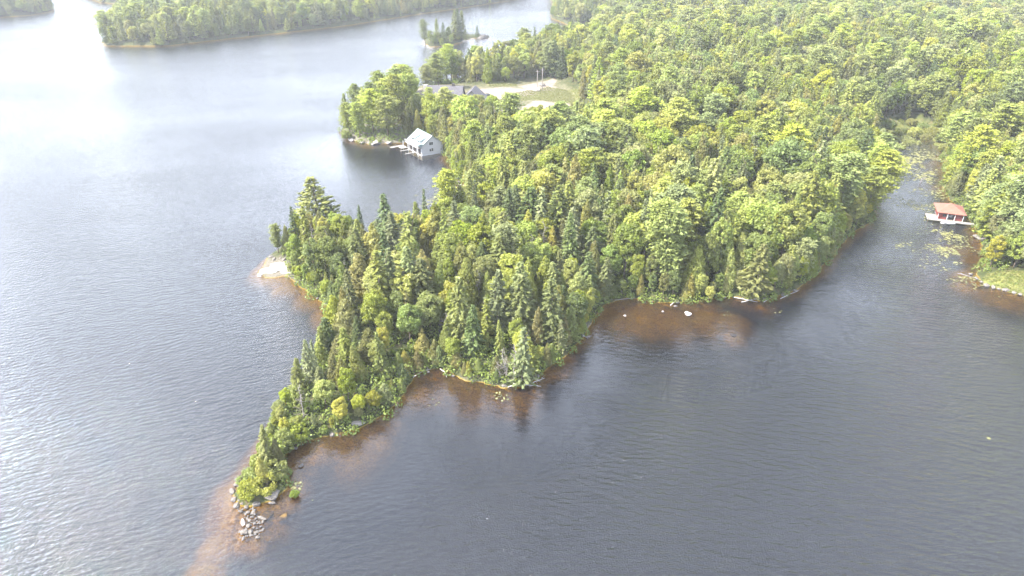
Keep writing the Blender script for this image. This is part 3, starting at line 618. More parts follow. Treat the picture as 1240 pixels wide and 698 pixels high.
def say(n):
    if n < 20: return ONES[n]
    if n < 100: return TENS[n//10] + ('-' + ONES[n % 10] if n % 10 else '')
    return ONES[n//100] + ' hundred' + (' ' + say(n % 100) if n % 100 else '')
used = set()
assert True
def place_words(x, y, heads):
    near_ = sorted(LXY, key=lambda l: (l[0][0]-x)**2 + (l[0][1]-y)**2)
    for (lx, ly), name in near_:
        dx, dy = x-lx, y-ly; dist = math.hypot(dx, dy)
        if dist < 1.5: continue
        a = math.degrees(math.atan2(dx, dy)) % 360
        w8 = ['behind','behind and right of','right of','before and right of','before','before and left of','left of','behind and left of'][int((a+22.5)//45) % 8]
        for head in heads:
            t = f"{head} {say(max(2, round(dist)))} metres {w8} the {name}"
            if len(t.replace('-', ' ').split()) <= 16 and t not in used:
                used.add(t); return t
    return None
def size_word(h): return 'tiny' if h < 4 else 'small' if h < 6.5 else 'short' if h < 9 else 'medium' if h < 11.5 else 'tall' if h < 14 else 'towering'

# ------------------------------------------------------------------ individual trees, then the woods beyond them
GROUP = {'broadleaf_tree': 'broadleaf trees of the lakeshore woods', 'cedar_tree': 'cedars of the lakeshore woods', 'spruce_tree': 'spruces of the lakeshore woods', 'pine_tree': 'pines of the lakeshore woods', 'dead_tree': 'dead trees in the woods'}
by = {}
for t in trees: by.setdefault(t[3], []).append(t)
rest = {}
for kd, ts in by.items():
    def key(t):
        u, v, f = project(t[0], t[1], t[2]+t[5]*0.7)
        vis = 1.0 if (-15 < u < 1255 and -5 < v < 720) else 0.05
        return -(1e9 if t[9] else t[5]*vis/f)
    ts.sort(key=key); cap = 300
    rest[kd] = ts[cap:] ; ts = ts[:cap]
    for x, y, z, _, pi, h, wf, rz, lab, _h in ts:
        if kd == 'dead_tree': tm, cm, cname, sh = DEADM[pi], None, 'grey leafless', ''
        else: cm, tm, cname, sh = PROTO[kd][pi]
        head = f"{size_word(h)} {cname} {sh} {KW[kd]}".replace('  ', ' ')
        lab2 = lab or place_words(x, y, (head, f"{size_word(h)} {cname} {KW[kd]}", f"{cname} {KW[kd]}")) or head
        o = thing(kd, lab2, {'pine_tree': 'pine tree', 'spruce_tree': 'spruce tree', 'cedar_tree': 'cedar tree', 'dead_tree': 'dead tree', 'broadleaf_tree': 'tree'}[kd], (x, y, z-0.15), rz, GROUP[kd])
        s = h/H0; sw = s*wf if h > 8 else (s*0.5+8/H0*0.5)*wf*0.9
        o.scale = (sw, sw, s); o.rotation_euler = (rnd.gauss(0, .035), rnd.gauss(0, .035), rz)
        link('trunk', tm, o)
        if cm: link('crown', cm, o)
def forest(name, kd, ts, label):
    if not ts: return
    protos = [bpy.data.objects.new(kd + '_pattern', None) for _ in range(0)]
    objs = []
    for i in range(3 if kd == 'dead_tree' else len(PROTO[kd])):
        if kd == 'dead_tree': me = DEADM[i]
        else:
            cm, tm, _, _ = PROTO[kd][i]; bm = bmesh.new(); bm.from_mesh(cm); nf = len(bm.faces); bm.from_mesh(tm)
            bm.faces.ensure_lookup_table()
            for f in bm.faces[nf:]: f.material_index = 1
            me = bpy.data.meshes.new(kd + '_shape'); bm.to_mesh(me); bm.free(); me.materials.append(cm.materials[0]); me.materials.append(M['bark'])
        objs.append(bpy.data.objects.new(kd + '_shape', me))
    me = bpy.data.meshes.new(name); me.from_pydata([(t[0], t[1], t[2]-0.15) for t in ts], [], [])
    a = me.attributes.new('proto', 'INT', 'POINT'); a.data.foreach_set('value', [t[4] for t in ts])
    a = me.attributes.new('size', 'FLOAT_VECTOR', 'POINT'); a.data.foreach_set('vector', [q for t in ts for q in (t[5]/H0*t[6], t[5]/H0*t[6], t[5]/H0)])
    a = me.attributes.new('turn', 'FLOAT_VECTOR', 'POINT'); a.data.foreach_set('vector', [q for t in ts for q in (0, 0, t[7])])
    o = link(name, me); setp(o, label, 'wood', None, 'stuff')
    ng = bpy.data.node_groups.new(name, 'GeometryNodeTree'); ng.interface.new_socket('Geometry', in_out='INPUT', socket_type='NodeSocketGeometry'); ng.interface.new_socket('Geometry', in_out='OUTPUT', socket_type='NodeSocketGeometry')
    gi = ng.nodes.new('NodeGroupInput'); go = ng.nodes.new('NodeGroupOutput'); prev = gi.outputs[0]; jn = ng.nodes.new('GeometryNodeJoinGeometry')
    def attr(n_, ty):
        x = ng.nodes.new('GeometryNodeInputNamedAttribute'); x.data_type = ty; x.inputs['Name'].default_value = n_
        return [s_ for s_ in x.outputs if s_.enabled and s_.name == 'Attribute'][0]
    pa, sa, ra = attr('proto', 'INT'), attr('size', 'FLOAT_VECTOR'), attr('turn', 'FLOAT_VECTOR')
    for i, ob in enumerate(objs):
        oi = ng.nodes.new('GeometryNodeObjectInfo'); oi.inputs['Object'].default_value = ob; oi.inputs['As Instance'].default_value = True; oi.transform_space = 'ORIGINAL'
        cmpn = ng.nodes.new('FunctionNodeCompare'); cmpn.data_type = 'INT'; cmpn.operation = 'EQUAL'
        ai = [s_ for s_ in cmpn.inputs if s_.type == 'INT']; ng.links.new(pa, ai[0]); ai[1].default_value = i
        ip = ng.nodes.new('GeometryNodeInstanceOnPoints'); ng.links.new(prev, ip.inputs['Points']); ng.links.new(cmpn.outputs[0], ip.inputs['Selection']); ng.links.new(oi.outputs['Geometry'], ip.inputs['Instance'])
        e2r = ng.nodes.new('FunctionNodeEulerToRotation'); ng.links.new(ra, e2r.inputs[0]); ng.links.new(e2r.outputs[0], ip.inputs['Rotation']); ng.links.new(sa, ip.inputs['Scale'])
        ng.links.new(ip.outputs[0], jn.inputs[0])
    ng.links.new(jn.outputs[0], go.inputs[0])
    md = o.modifiers.new('scatter', 'NODES'); md.node_group = ng
    return o
forest('broadleaf_woods', 'broadleaf_tree', rest.get('broadleaf_tree'), 'hazy broadleaf woods rolling away to the far shore')
forest('cedar_woods', 'cedar_tree', rest.get('cedar_tree'), 'distant cedars mixed through the hazy woods')
forest('spruce_woods', 'spruce_tree', rest.get('spruce_tree'), 'distant dark pointed spruces of the woods and far islands')
forest('pine_woods', 'pine_tree', rest.get('pine_tree'), 'distant pines standing out of the hazy woods')

# ------------------------------------------------------------------ low growth: one mass along the shores and under the trees
def scatter_cards(name, label, pts_, hgt_, rad, per, leaf, m, seed, cat='undergrowth', normal_up=0.4):
    g = np.random.default_rng(seed); n = len(pts_)
    zt = np.maximum(height(pts_[:,0], pts_[:,1]), 0.05); s = g.uniform(0.6, 1.3, n)
    dd = unit(g.normal(size=(n, per, 3))); dd[..., 2] = np.abs(dd[..., 2])
    c = np.stack([pts_[:,0], pts_[:,1], zt], 1)[:, None, :] + dd*np.array([rad, rad, hgt_])*s[:, None, None]*g.uniform(0.6, 1.05, (n, per, 1))
    nn = dd + np.array([0, 0, normal_up]) + 0.5*g.normal(size=dd.shape); c = c.reshape(-1, 3); nn = nn.reshape(-1, 3)
    sz = leaf*g.uniform(0.6, 1.3, len(c)); V, Qd = cards(c, nn, g.normal(size=c.shape), sz, sz*0.6)
    o = link(name, np_mesh(name, V, Qd, m)); return setp(o, label, cat, None, 'stuff')
ug = grid(-120, 240, 62, 350, 2.3); du = land(ug[:,0], ug[:,1]); uu, uv, _ = project(ug[:,0], ug[:,1], 0.0)
nou = np.maximum(sdist(ug[:,0], ug[:,1], CLEAR), sdist(ug[:,0], ug[:,1], MARSH))
ug = ug[(du > -0.6) & (du < 14) & (nou < 0) & (uu > -40) & (uu < 1300) & ~((uv > 590) & (uu < 400)) & ~((uu < 345) & (uv > 300) & (uv < 345)) & ~((uv > 333) & (uu > 1180))]
scatter_cards('undergrowth', 'low bushes and saplings filling the gaps along the shore', ug, 1.8, 1.3, 80, 0.24, LM['broadleaf_tree'][2][1], 3)
mg = grid(P(1035,150)[0], P(1160,200)[0], P(1100,195)[1], P(1100,142)[1], 1.5); mg = mg[sdist(mg[:,0], mg[:,1], MARSH) > 0]
scatter_cards('marsh_sedge', 'yellow-green sedge tussocks of the marsh at the head of the inlet', mg[wob(mg[:,0], mg[:,1], 3.5, 1.9) > -0.1], 1.0, 0.9, 60, 0.33, leaf_mat('sedge', (0.13, 0.165, 0.04)), 4, 'marsh plants', 1.2)
cg = np.concatenate([grid(q[:,0].min(), q[:,0].max(), q[:,1].min(), q[:,1].max(), 0.9)[lambda_] if False else grid(q[:,0].min(), q[:,0].max(), q[:,1].min(), q[:,1].max(), 0.9) for q in GRASSY])
kk = np.max([sdist(cg[:,0], cg[:,1], q) for q in GRASSY], 0) > 0; cg = cg[kk & (land(cg[:,0], cg[:,1]) > 0.3)]
scatter_cards('meadow_grass', 'yellow-green rough grass round the gravel and on the grassy point', cg, 0.35, 0.5, 16, 0.16, leaf_mat('meadow', (0.11, 0.13, 0.035)), 6, 'grass', 1.0)

# lily pads: flat leaves floating 1 cm above the water
def pads():
    g = np.random.default_rng(9); V, Qd = [], []
    spots = [(1075,207,9,420,.45),(1100,198,9,520,.5),(1120,190,8,520,.5),(1128,215,8,420,.5),(1133,235,7,300,.4),(1085,190,5,200,.5),(1108,250,5.5,260,.35),(1122,260,4,150,.3),(1092,244,4,120,.3),(1098,300,3.2,110,.3),(1150,285,4.5,420,.32),(1160,305,5,520,.32),(1153,325,5,330,.32),(1172,335,5,300,.3),(1180,318,4,160,.3),(1140,300,4,200,.3),
      (535,238,7,260,.3),(520,246,7,200,.3),(545,226,5,120,.3),(606,481,1.2,26,.22),(370,600,1.1,16,.2),(378,592,.6,8,.2),(385,606,.8,9,.2),(396,580,.8,8,.2),(527,489,1.3,10,.2),(770,368,1.2,8,.2),(885,380,1.6,12,.2),(943,379,1.3,14,.2),(357,590,1.1,50,.2),(1196,532,.5,3,.3),(503,282,2,20,.3),(1035,440,.4,0,.3)]
    for u, v, r, m, s in spots:
        x0, y0 = P(u, v)
        for _ in range(int(m*0.62)):
            x, y = x0 + g.normal()*r*0.55, y0 + g.normal()*r*0.55; q = s*g.uniform(0.4, 1.1); a0 = g.uniform(0, 6.28); k = len(V)
            for j in range(6): V.append((x + q*math.cos(a0+j*1.0)*0.9, y + q*math.sin(a0+j*1.0), 0.012 + g.uniform(0, 0.01)))
            Qd.append([k+j for j in range(6)])
    V = np.array(V); keep_ = (land(V[::6, 0], V[::6, 1]) < 0.2) & (wob(V[::6, 0], V[::6, 1], 2.6, 1.7) + 0.4*wob(V[::6, 0], V[::6, 1], 0.9, 2.7) > -0.12)
    idx_ = np.array(Qd)[keep_]
    return V, idx_
V, Qd = pads()
setp(link('lily_pads', np_mesh('lily_pads', V, Qd, leaf_mat('lily_pad', (0.135, 0.15, 0.055), 0.1, 0.02, 0.4))), 'floating lily pads in loose patches on the inlet and bays', 'lily pads', None, 'stuff')

# ------------------------------------------------------------------ rocks
def rock_mesh(seed, m, flat=0.6):
    bm = bmesh.new(); bmesh.ops.create_icosphere(bm, subdivisions=3, radius=1)
    off = Vector((seed*7.1, seed*3.3, seed))
    g = random.Random(seed); planes = [(Vector((g.gauss(0,1), g.gauss(0,1), g.gauss(0,.8))).normalized(), g.uniform(0.55, 0.85)) for _ in range(9)]
    for v in bm.verts:
        p = v.co.copy()
        for n, dd in planes:
            e = p.dot(n) - dd
            if e > 0: p -= n*e*0.85
        p *= 1 + 0.13*noise.noise(p*1.6 + off) + 0.05*noise.noise(p*5 + off)
        v.co = Vector((p.x, p.y, p.z*flat))
    me = bpy.data.meshes.new('rock'); bm.to_mesh(me); bm.free(); me.materials.append(m)
    for p in me.polygons: p.use_smooth = False
    return me
RG = [rock_mesh(i, M['granite']) for i in range(1, 6)]; RP = [rock_mesh(i, M['pale'], 0.45) for i in range(6, 9)]; RS = [rock_mesh(i, M['sunk'], 0.5) for i in range(9, 11)]
def rock(u, v, ru, rv, meshes, z, label, group=None, name='boulder', rot=None):
    x, y = P(u, v, 0.1); _, _, f = project(x, y, 0.0); k = f/F
    o = link(name, rnd.choice(meshes), None, (x, y, z)); depr = math.atan2(CAM_H, y)
    o.rotation_euler = (rnd.uniform(-.15, .15), rnd.uniform(-.15, .15), rnd.uniform(-.5, .5) if rot is None else rot)
    a = ru*k; b = rv*k/math.sin(depr); o.scale = (a, b, min(a, b)*1.0)
    setp(o, label, 'rock', group)
    return o
TIPR = [(105,275,22,18,'broad grey boulder furthest left at the rocky tip'),(130,235,17,15,'grey boulder just above the broad pale boulder of the tip'),(135,205,18,14,'upper boulder beside the left edge of the tip shrub'),(115,325,18,16,'pale boulder just below the broad leftmost boulder of the tip'),
 (130,362,24,15,'wide pale rock second below the broad leftmost boulder of the tip'),(155,395,14,10,None),(165,350,12,10,None),(190,370,13,16,None),(200,402,12,14,None),(233,402,13,20,'upright pale block at the left edge of the amber pool'),(252,352,24,17,'pale round boulder touching the foot of the tip shrub'),
 (285,437,32,11,'long flat slab pointing at the amber pool'),(212,452,16,10,None),(172,462,15,30,'tall narrow slab at the left edge of the rock pile'),(205,483,17,13,None),(265,465,11,10,None),(240,470,10,9,None),(290,459,10,10,None),(178,522,26,17,'broad pale slab near the outer end of the tip'),(215,520,17,13,None),
 (252,522,17,10,None),(290,508,8,12,None),(260,553,14,13,None),(172,560,11,12,None),(217,540,12,8,None),(225,430,11,8,None),(185,412,9,9,None),(230,378,9,9,None),(150,520,8,8,None),(248,440,8,7,None),(196,440,8,9,None),(156,556,7,6,None),(148,245,12,10,None),(150,215,9,8,None),(160,300,10,12,None),(145,330,9,8,None),(180,330,9,9,None),(205,350,8,9,None),(215,480,8,8,None),(278,488,8,6,None),(235,495,9,7,None),(190,545,7,6,None),
 (345,345,22,9,None),(520,122,15,14,'lone pale boulder standing in open water right of the tip')]
REFS = [(x, y, lab.split(' of the tip')[0]) for x, y, a, b, lab in TIPR if lab]
REFN = {}
for x, y, lab in REFS:
    w_ = lab.split(); REFN[lab] = lab
SHORT = ['broad leftmost boulder','second leftmost boulder','upper shrub boulder','third leftmost boulder','wide left rock','upright pool block','round shrub boulder','long flat slab','tall narrow slab','broad outer slab','lone water boulder']
REFS = [(x, y, SHORT[i]) for i, (x, y, _) in enumerate(REFS)]
def rel(x, y):
    for rx, ry, nm in sorted(REFS, key=lambda q: (q[0]-x)**2 + (q[1]-y)**2):
        a = math.degrees(math.atan2(x-rx, ry-y)) % 360; n_ = math.hypot(x-rx, y-ry)
        w8 = ['straight above','up and right of','right of','down and right of','straight below','down and left of','left of','up and left of'][int((a+22.5)//45) % 8]
        for near_ in ('close ', 'a little way ') if n_ < 45 else ('a little way ', 'further '):
            t = f"grey tip rock {near_}{w8} the {nm}"
            if t not in used and 'straight' in t: t = t.replace('close straight', 'directly').replace('a little way straight', 'a little way')
            if t not in used: used.add(t); return t
    return 'small grey rock in the pile at the southern tip'
TIPR += [(x, y, 6 + (x*7 % 4), 5 + (y*3 % 3), None) for x, y in ((140,258),(120,300),(138,345),(140,385),(170,385),(180,435),(200,425),(222,412),(242,415),(190,500),(228,540),(245,535),(268,535),(275,515),(200,545),(165,535),(255,500),(222,465),(255,455),(275,470),(215,385),(152,270))]
for x, y, a, b, lab in TIPR:
    rock(260 + x/4.986, 540 + y/4.986, a/5.0, b/5.0, RG if b < 25 else RP, 0.10, lab or rel(x, y), 'rocks piled at the southern tip')
ORDN = 'first second third fourth fifth sixth seventh eighth ninth tenth'.split()
def row(items, meshes, z, where, group):
    for i, (u, v, a, b) in enumerate(sorted(items)):
        q = 0.6 + 0.55*((i*37) % 10)/10; u += ((i*53) % 7 - 3)*0.4; v -= ((i*29) % 5)*0.15
        rock(u, v, a*q, b*q, meshes, z, f'{ORDN[i]} stone from the left {where}', group)
rock(330, 601, 11, 7, RG, 0.25, 'largest dark boulder between the tip shrub and the amber pool')
rock(324, 621, 8, 6, RS, -0.42, 'amber sunken stone under the pool beside the flat slab'); rock(342, 624, 9, 5, RS, -0.3, 'large golden boulder just under the surface right of the amber pool'); rock(350, 619, 8, 3.5, RS, -0.32, 'golden sunken slab right behind the large golden boulder')
rock(325, 652, 5, 3, RS, -0.2, 'small tan stone awash off the very end of the tip')
RW = [rock_mesh(12, M['slab'], 0.4)]
rock(337, 325, 14, 5, RW, 0.2, 'big pale sloping slab forming the beach at the western point', rot=0.1); rock(324, 329, 13, 4, RW, 0.08, 'low pale slab sliding into the water left of the big beach slab', rot=0.1)
rock(350, 320, 7, 4, RG, 0.3, 'grey boulder at the inland end of the big pale beach slab'); rock(346, 330, 9, 2.6, RW, 0.1, 'smaller pale slab between the big beach slab and the amber cove', rot=-0.2); rock(315, 333, 5, 1.8, RW, -0.02, 'pale slab tip awash at the far end of the beach', rot=0.3)
row([(328,313,3,2),(333,315,3,2),(339,314,3,2),(345,315,3,2),(352,314,3,2),(357,318,3,2),(318,335,2.5,1.5)], RG, 0.35, 'in the row behind the pale beach slab', 'stones behind the beach slab')
row([(377,352,3,2),(382,357,3.2,2.2),(388,360,3,2),(392,364,3.4,2.2),(397,369,3,2),(402,375,3,2),(372,350,2.4,1.6),(385,362,2,1.5),(360,343,2.4,1.6)], RG, 0.2, 'along the shore between beach and amber cove', 'stones between beach and cove')
rock(430,514,17,4,RP,0.3,'long pale bedrock ledge under the overhanging bushes near the tip',rot=0.25); rock(402,526,4,2.4,RG,0.1,'grey boulder right below the long bedrock ledge'); rock(358,543,3,2,RG,0.1,'small stone at the inner corner where the tip joins the woods')
rock(833,380,4.5,2.6,RW,0.08,'white flat rock alone off the southern shore'); rock(757,382,2,1.2,RP,0.03,'tiny pale rock off the shore well left of the white flat rock'); rock(803,377,1.8,1.2,RP,0.03,'tiny pale rock a little left of the white flat rock'); rock(818,371,2.6,1.2,RG,0.1,'small grey rock between the shore and the white flat rock')
rock(889,404,5,2.2,RS,-0.35,'golden boulder just under the water off the hemlock shore')
rock(1188,290,4,6,RG,0.3,'pale upright rock face on the bank below the red boathouse',rot=0.2)
row([(1188,342,3,2),(1195,346,3,2),(1202,348,3.4,2),(1210,351,3,2),(1219,352,3.6,2),(1228,355,3,2),(1236,357,3.6,2),(1183,338,2.6,1.8),(1175,333,2.4,1.4),(1166,332,2,1.2)], RG, 0.15, 'on the waterline of the grassy point', 'stones round the grassy point')
row([(425,170,4,1.6),(438,173,6,2),(455,174,7,2),(470,173,5,1.8),(418,165,3,1.6),(430,167,4,1.5)], RP, 0.2, 'among the bedrock humps of the northern cape', 'bedrock humps of the northern cape')
row([(548,204,2.6,1.3),(544,213,2,1.),(556,221,2.8,1.2)], RG, 0.1, 'in the shallows past the white boathouse', 'stones past the boathouse')
row([(520,451,3,1.6),(548,456,2.4,1.4),(575,462,3,1.6),(592,465,3,1.4),(611,468,3.4,1.8),(650,456,4,2),(672,439,3,2),(338,450,1,1)][:7], RG, 0.15, 'under the trees between notch and cape', 'stones along the cape shore')
row([(905,363,3,1.6),(925,362,3,1.6),(948,357,4,2),(963,353,4,2),(878,361,3,1.4),(820,367,3,1.4),(790,366,2.6,1.4)], RG, 0.15, 'at the foot of the eastern woods', 'stones along the eastern shore')
rock(583,46,9,0.9,RG,0.0,'flat bare rock bar beside the tiny wooded islet'); rock(1226,313,4,2.6,RP,3.2,'pinkish boulder between the trees of the grassy point')
rock(646,116,6,3,RP,3.2,'pale mound of rubble above the gravel patch'); rock(656,111,4,2,RG,3.2,'grey boulder on the bank behind the gravel patch')

# ------------------------------------------------------------------ shrubs at the tip
def shrub(u, v, h, wd, m, label, seed, group=None):
    x, y = P(u, v, 0.3); o = thing('shrub', label, 'shrub', (x, y, 0.15), rnd.uniform(0, 6), group)
    V_, Q_ = broad_crown(seed, h, wd, 16, 190, 0.05, 0.13 if h < 3 else 0.2); link('crown', np_mesh('crown', V_, Q_, m), o)
    mb = MB()
    for k in range(5):
        a = k*1.26; mb.tube([(0,0,-.2),(math.cos(a)*wd*.12, math.sin(a)*wd*.12, h*.4),(math.cos(a)*wd*.25, math.sin(a)*wd*.25, h*.75)], [.05,.035,.015], 5)
    mb.obj('trunk', M['bark'], o)
br, yl, md_, pa = [x[1] for x in LM['broadleaf_tree']]
for i, (u, v, h, wd, m, lab) in enumerate([(303,600,2.3,3.6,yl,'low yellow-green shrub furthest out on the rocky tip'),(320,594,2.6,4.0,yl,'dense yellow-green shrub above the largest dark boulder'),(310,583,2.7,3.4,br,'bright shrub on the left slope just behind the outermost tip shrubs'),(336,578,3.0,3.6,pa,'pale feathery shrub on the right side of the tip'),
     (357,600,0.7,1.3,md_,'dark little bush growing out of the water right of the tip'),(318,571,3.2,3.4,br,'upper green shrub beside the slender spruce of the tip'),(333,555,3.6,3.6,br,'green shrub behind the slender spruce of the tip'),(345,545,3.4,3.8,br,'rounded shrub where the tip widens to the woods'),(362,532,3.0,4.0,br,'rounded shrub above the inner corner of the tip'),
     (420,168,3.0,4.2,md_,'rounded shrub at the outermost end of the northern cape'),(640,110,2.8,4.0,yl,'light round shrub on the edge of the clearing beside the power poles')]):
    shrub(u, v, h, wd, m, lab, 200+i)

for i, (u, v) in enumerate([(1052,158),(1062,153),(1075,156),(1068,166),(1088,152),(1103,153),(1117,156),(1127,163),(1137,172),(1143,182),(1090,163),(1108,165),(1050,168),(1120,171),(1060,176)]):
    x, y = P(u, v, 0.2); shrub(u, v, 2.2+0.5*(i % 3), 3.6+0.7*(i % 4), (br, yl, md_, pa)[(i*3) % 4], place_words(x, y, ('low spreading marsh bush', 'marsh bush')), 230+i, 'bushes of the inlet marsh')
# ------------------------------------------------------------------ dead wood
mb = MB(); mb.tube([(0,0,-.6),(.06,.02,2.2),(-.12,.05,4.2),(-.2,0,6.2)], [.2,.17,.13,.04], 8); mb.tube([(-.1,.05,4.0),(.25,0,4.5)], [.05,.02], 5)
x, y = P(738, 352, 1.0); o = link('dead_tree', mb.mesh('dead_tree', M['bleached'], True), None, (x, y, 1.0)); setp(o, 'bleached bare snag standing upright at the dark bend of the shore', 'dead tree')
def snag(u, v, h, lean, ang, label, m='dead', z=0.2, s=71):
    x, y = P(u, v, z); o = thing('dead_tree', label, 'dead tree', (x, y, z), rnd.uniform(0, 6)); me = trunk_mb(s, h, 0.11, 'dead').mesh('trunk', M[m], True); t = link('trunk', me, o)
    o.rotation_euler = (R(lean)*math.sin(ang), R(lean)*math.cos(ang), 0)
snag(614,462,7.5,6,2,'thin grey dead spruce standing just left of the half-bare cape spruce'); snag(621,464,8.5,4,1,'taller grey dead spruce touching the half-bare cape spruce', s=72); snag(607,461,4.5,10,3,'shortest grey dead spruce leaning at the cape edge', s=73)
snag(578,384,11,2,0,'pale spiky dead spruce sticking up left of the bright spreading crown', z=1.5, s=74); snag(552,405,8,3,0,'grey leafless tangle on the slope above the notch', z=1.5, s=75); snag(538,412,7,5,1,'grey leafless tree lowest on the slope above the notch', z=1.2, s=76)
snag(657,325,12,2,0,'whitish bare-topped tree high in the narrow woods', z=2.5, s=77); snag(420,350,7,3,0,'thin grey bare trunk behind the pale beach woods', z=2, s=78)
snag(808,300,9,4,0,'grey bare branches poking out of the middle woods', z=3, s=79); snag(862,215,12,2,0,'bare tall dead tree in the eastern woods', z=4, s=80); snag(725,110,13,2,0,'pinkish-grey dead tree right of the clearing', z=4, s=81); snag(735,106,14,2,1,'taller pinkish-grey dead tree right of the clearing', z=4, s=82)
snag(1115,222,3,14,0,'small broken stub at the edge of the lily pads', z=0.1, s=83)
def drift(u0, v0, u1, v1, r, label, seed, br_=4, m='bleached'):
    a = Vector((*P(u0, v0, .15), .15)); b = Vector((*P(u1, v1, .1), .08)); g = random.Random(seed); c = (a+b)/2; a -= c; b -= c
    mb = MB(); mid = a.lerp(b, .5) + Vector((g.uniform(-.2,.2), g.uniform(-.2,.2), .12)); mb.tube([a, mid, b], [r, r*.8, r*.35], 7)
    for k in range(br_):
        p = a.lerp(b, g.uniform(.3, .95)); az = g.uniform(0, 6.28); L_ = g.uniform(.5, 1.3); mb.tube([p, p + Vector((math.cos(az)*L_, math.sin(az)*L_, L_*g.uniform(.1, .7)))], [r*.35, r*.1], 4)
    o = link('driftwood_log', mb.mesh('driftwood_log', M[m], True), None, c); setp(o, label, 'driftwood')
drift(500,457,522,447,.13,'pale fallen log slanting into the notch of the shore',1); drift(533,447,541,457,.09,'short bent limb hanging over the notch shallows',2,2)
drift(606,464,655,468,.1,'grey bleached limb lying along the foot of the cape',3,12); drift(615,469,640,461,.08,'thin bleached branch crossing the cape limb',4,10); drift(640,466,660,458,.07,'bleached twiggy branch at the right end of the cape',31,10)
drift(699,404,712,410,.12,'white tangled root mass at the dark shore below the snag',5,14); drift(812,370,822,362,.1,'whitish root tangle at the shore behind the tiny grey rock',6,12)
drift(888,360,918,366,.1,'long pale log lying below the wide drooping tree',7,3); drift(898,366,930,361,.08,'thin pale log crossing under the wide drooping tree',8,3); drift(925,366,936,360,.07,'short pale limb at the right end of the drooping-tree shore',9,3)
drift(742,364,775,361,.07,'thin brown log along the shallow shore right of the snag',10,2,'dead'); drift(945,362,968,352,.07,'pale limb lying along the eastern headland',11,4); drift(565,226,549,222,.06,'thin log reaching out of the bay end',12,2)
drift(1208,318,1212,334,.09,'pale leaning stem at the edge of the grassy point',13,2); drift(1160,331,1190,340,.06,'low brown log on the grassy point waterline',14,2,'dead')

# ------------------------------------------------------------------ the white boathouse
c0 = Vector(P(511, 188, .4)); c1 = Vector(P(536.5, 183.5, .4)); c2 = Vector(P(498, 176, .4))
ang = math.atan2((c1-c0).y, (c1-c0).x); Wd = (c1-c0).length; Ln = 10.5
o = thing('boathouse', 'white two-storey boathouse with pale metal roof standing in the bay', 'boathouse', (c0.x, c0.y, 0.0), ang)
# x along the gable wall, y away from it
wh, rh = 3.5, 6.4; mb = MB(); mb.prism([(0,0.05),(Wd,0.05),(Wd,wh),(Wd/2,rh),(0,wh)], 0, Ln); wall = mb.obj('wall', M['white'], o)
MB().box(-.15, Wd+.15, -.15, Ln+.15, -1.5, .25).obj('foundation', M['white'], o)
ov = .55
sl_ = (rh-wh)/(Wd/2); mb = MB()
for sgn in (0, 1):
    xe = -ov if sgn == 0 else Wd+ov; ze = wh - ov*sl_ + .22
    mb.slab([(xe, -ov, ze), (Wd/2, -ov, rh+.24), (Wd/2, Ln+ov, rh+.24), (xe, Ln+ov, ze)], .14)
roof = mb.obj('roof', M['metal'], o)
for y0 in (1.6, 6.0):      # two shed dormers on the lake side
    d_ = MB().prism([(.35, wh+.3),(2.6, wh+2.0),(2.6, wh+2.05),(.35, wh+1.3)], y0, y0+3.2).obj('dormer', M['white'], o)
    MB().slab([(.05, y0-.25, wh+1.32),(2.95, y0-.25, wh+2.42),(2.95, y0+3.45, wh+2.42),(.05, y0+3.45, wh+1.32)], .12).obj('dormer_roof', M['metal'], d_)
    MB().box(.30, .37, y0+.5, y0+2.7, wh+.65, wh+1.15).obj('window', M['glass'], d_)
def window(x0, x1, z0, z1, par):
    f = MB().box(x0-.12, x1+.12, -.07, -.003, z0-.12, z1+.12).obj('window', M['trim'], par); MB().box(x0, x1, -.10, -.073, z0, z1).obj('pane', M['glass'], f)
    MB().box((x0+x1)/2-.04, (x0+x1)/2+.04, -.13, -.103, z0, z1).obj('mullion', M['trim'], f)
window(Wd*.36, Wd*.36+1.4, 3.4, 4.4, o); window(Wd*.36, Wd*.36+1.4, 1.2, 2.2, o)
for y0 in (.8, 4.2, 7.4):
    dr = MB().box(-.09, -.003, y0, y0+2.6, .3, 2.5).obj('boat_door', M['dark'], o)
    MB().box(-.16, -.093, y0-.15, y0+2.75, 2.5, 2.68).obj('door_trim', M['trim'], dr)
bal = MB().box(-1.5, -.003, -.1, Ln, 2.75, 2.9).obj('balcony', M['deck'], o); mb = MB()
for k in range(14): mb.box(-1.47, -1.39, k*(Ln-.1)/13-.05, k*(Ln-.1)/13+.03, 2.903, 3.75)
mb.box(-1.48, -1.38, -.1, Ln, 3.755, 3.83); mb.obj('railing', M['trim'], bal)
for k in range(4): MB().box(-1.45, -1.3, .1+k*4.0, .25+k*4.0, -.8, 2.747).obj('post', M['trim'], o)
MB().slab([(-1.7,-.4,3.98),(.2,-.4,4.3),(.2,1.8,4.3),(-1.7,1.8,3.98)], .1).obj('porch_roof', M['metal'], o)
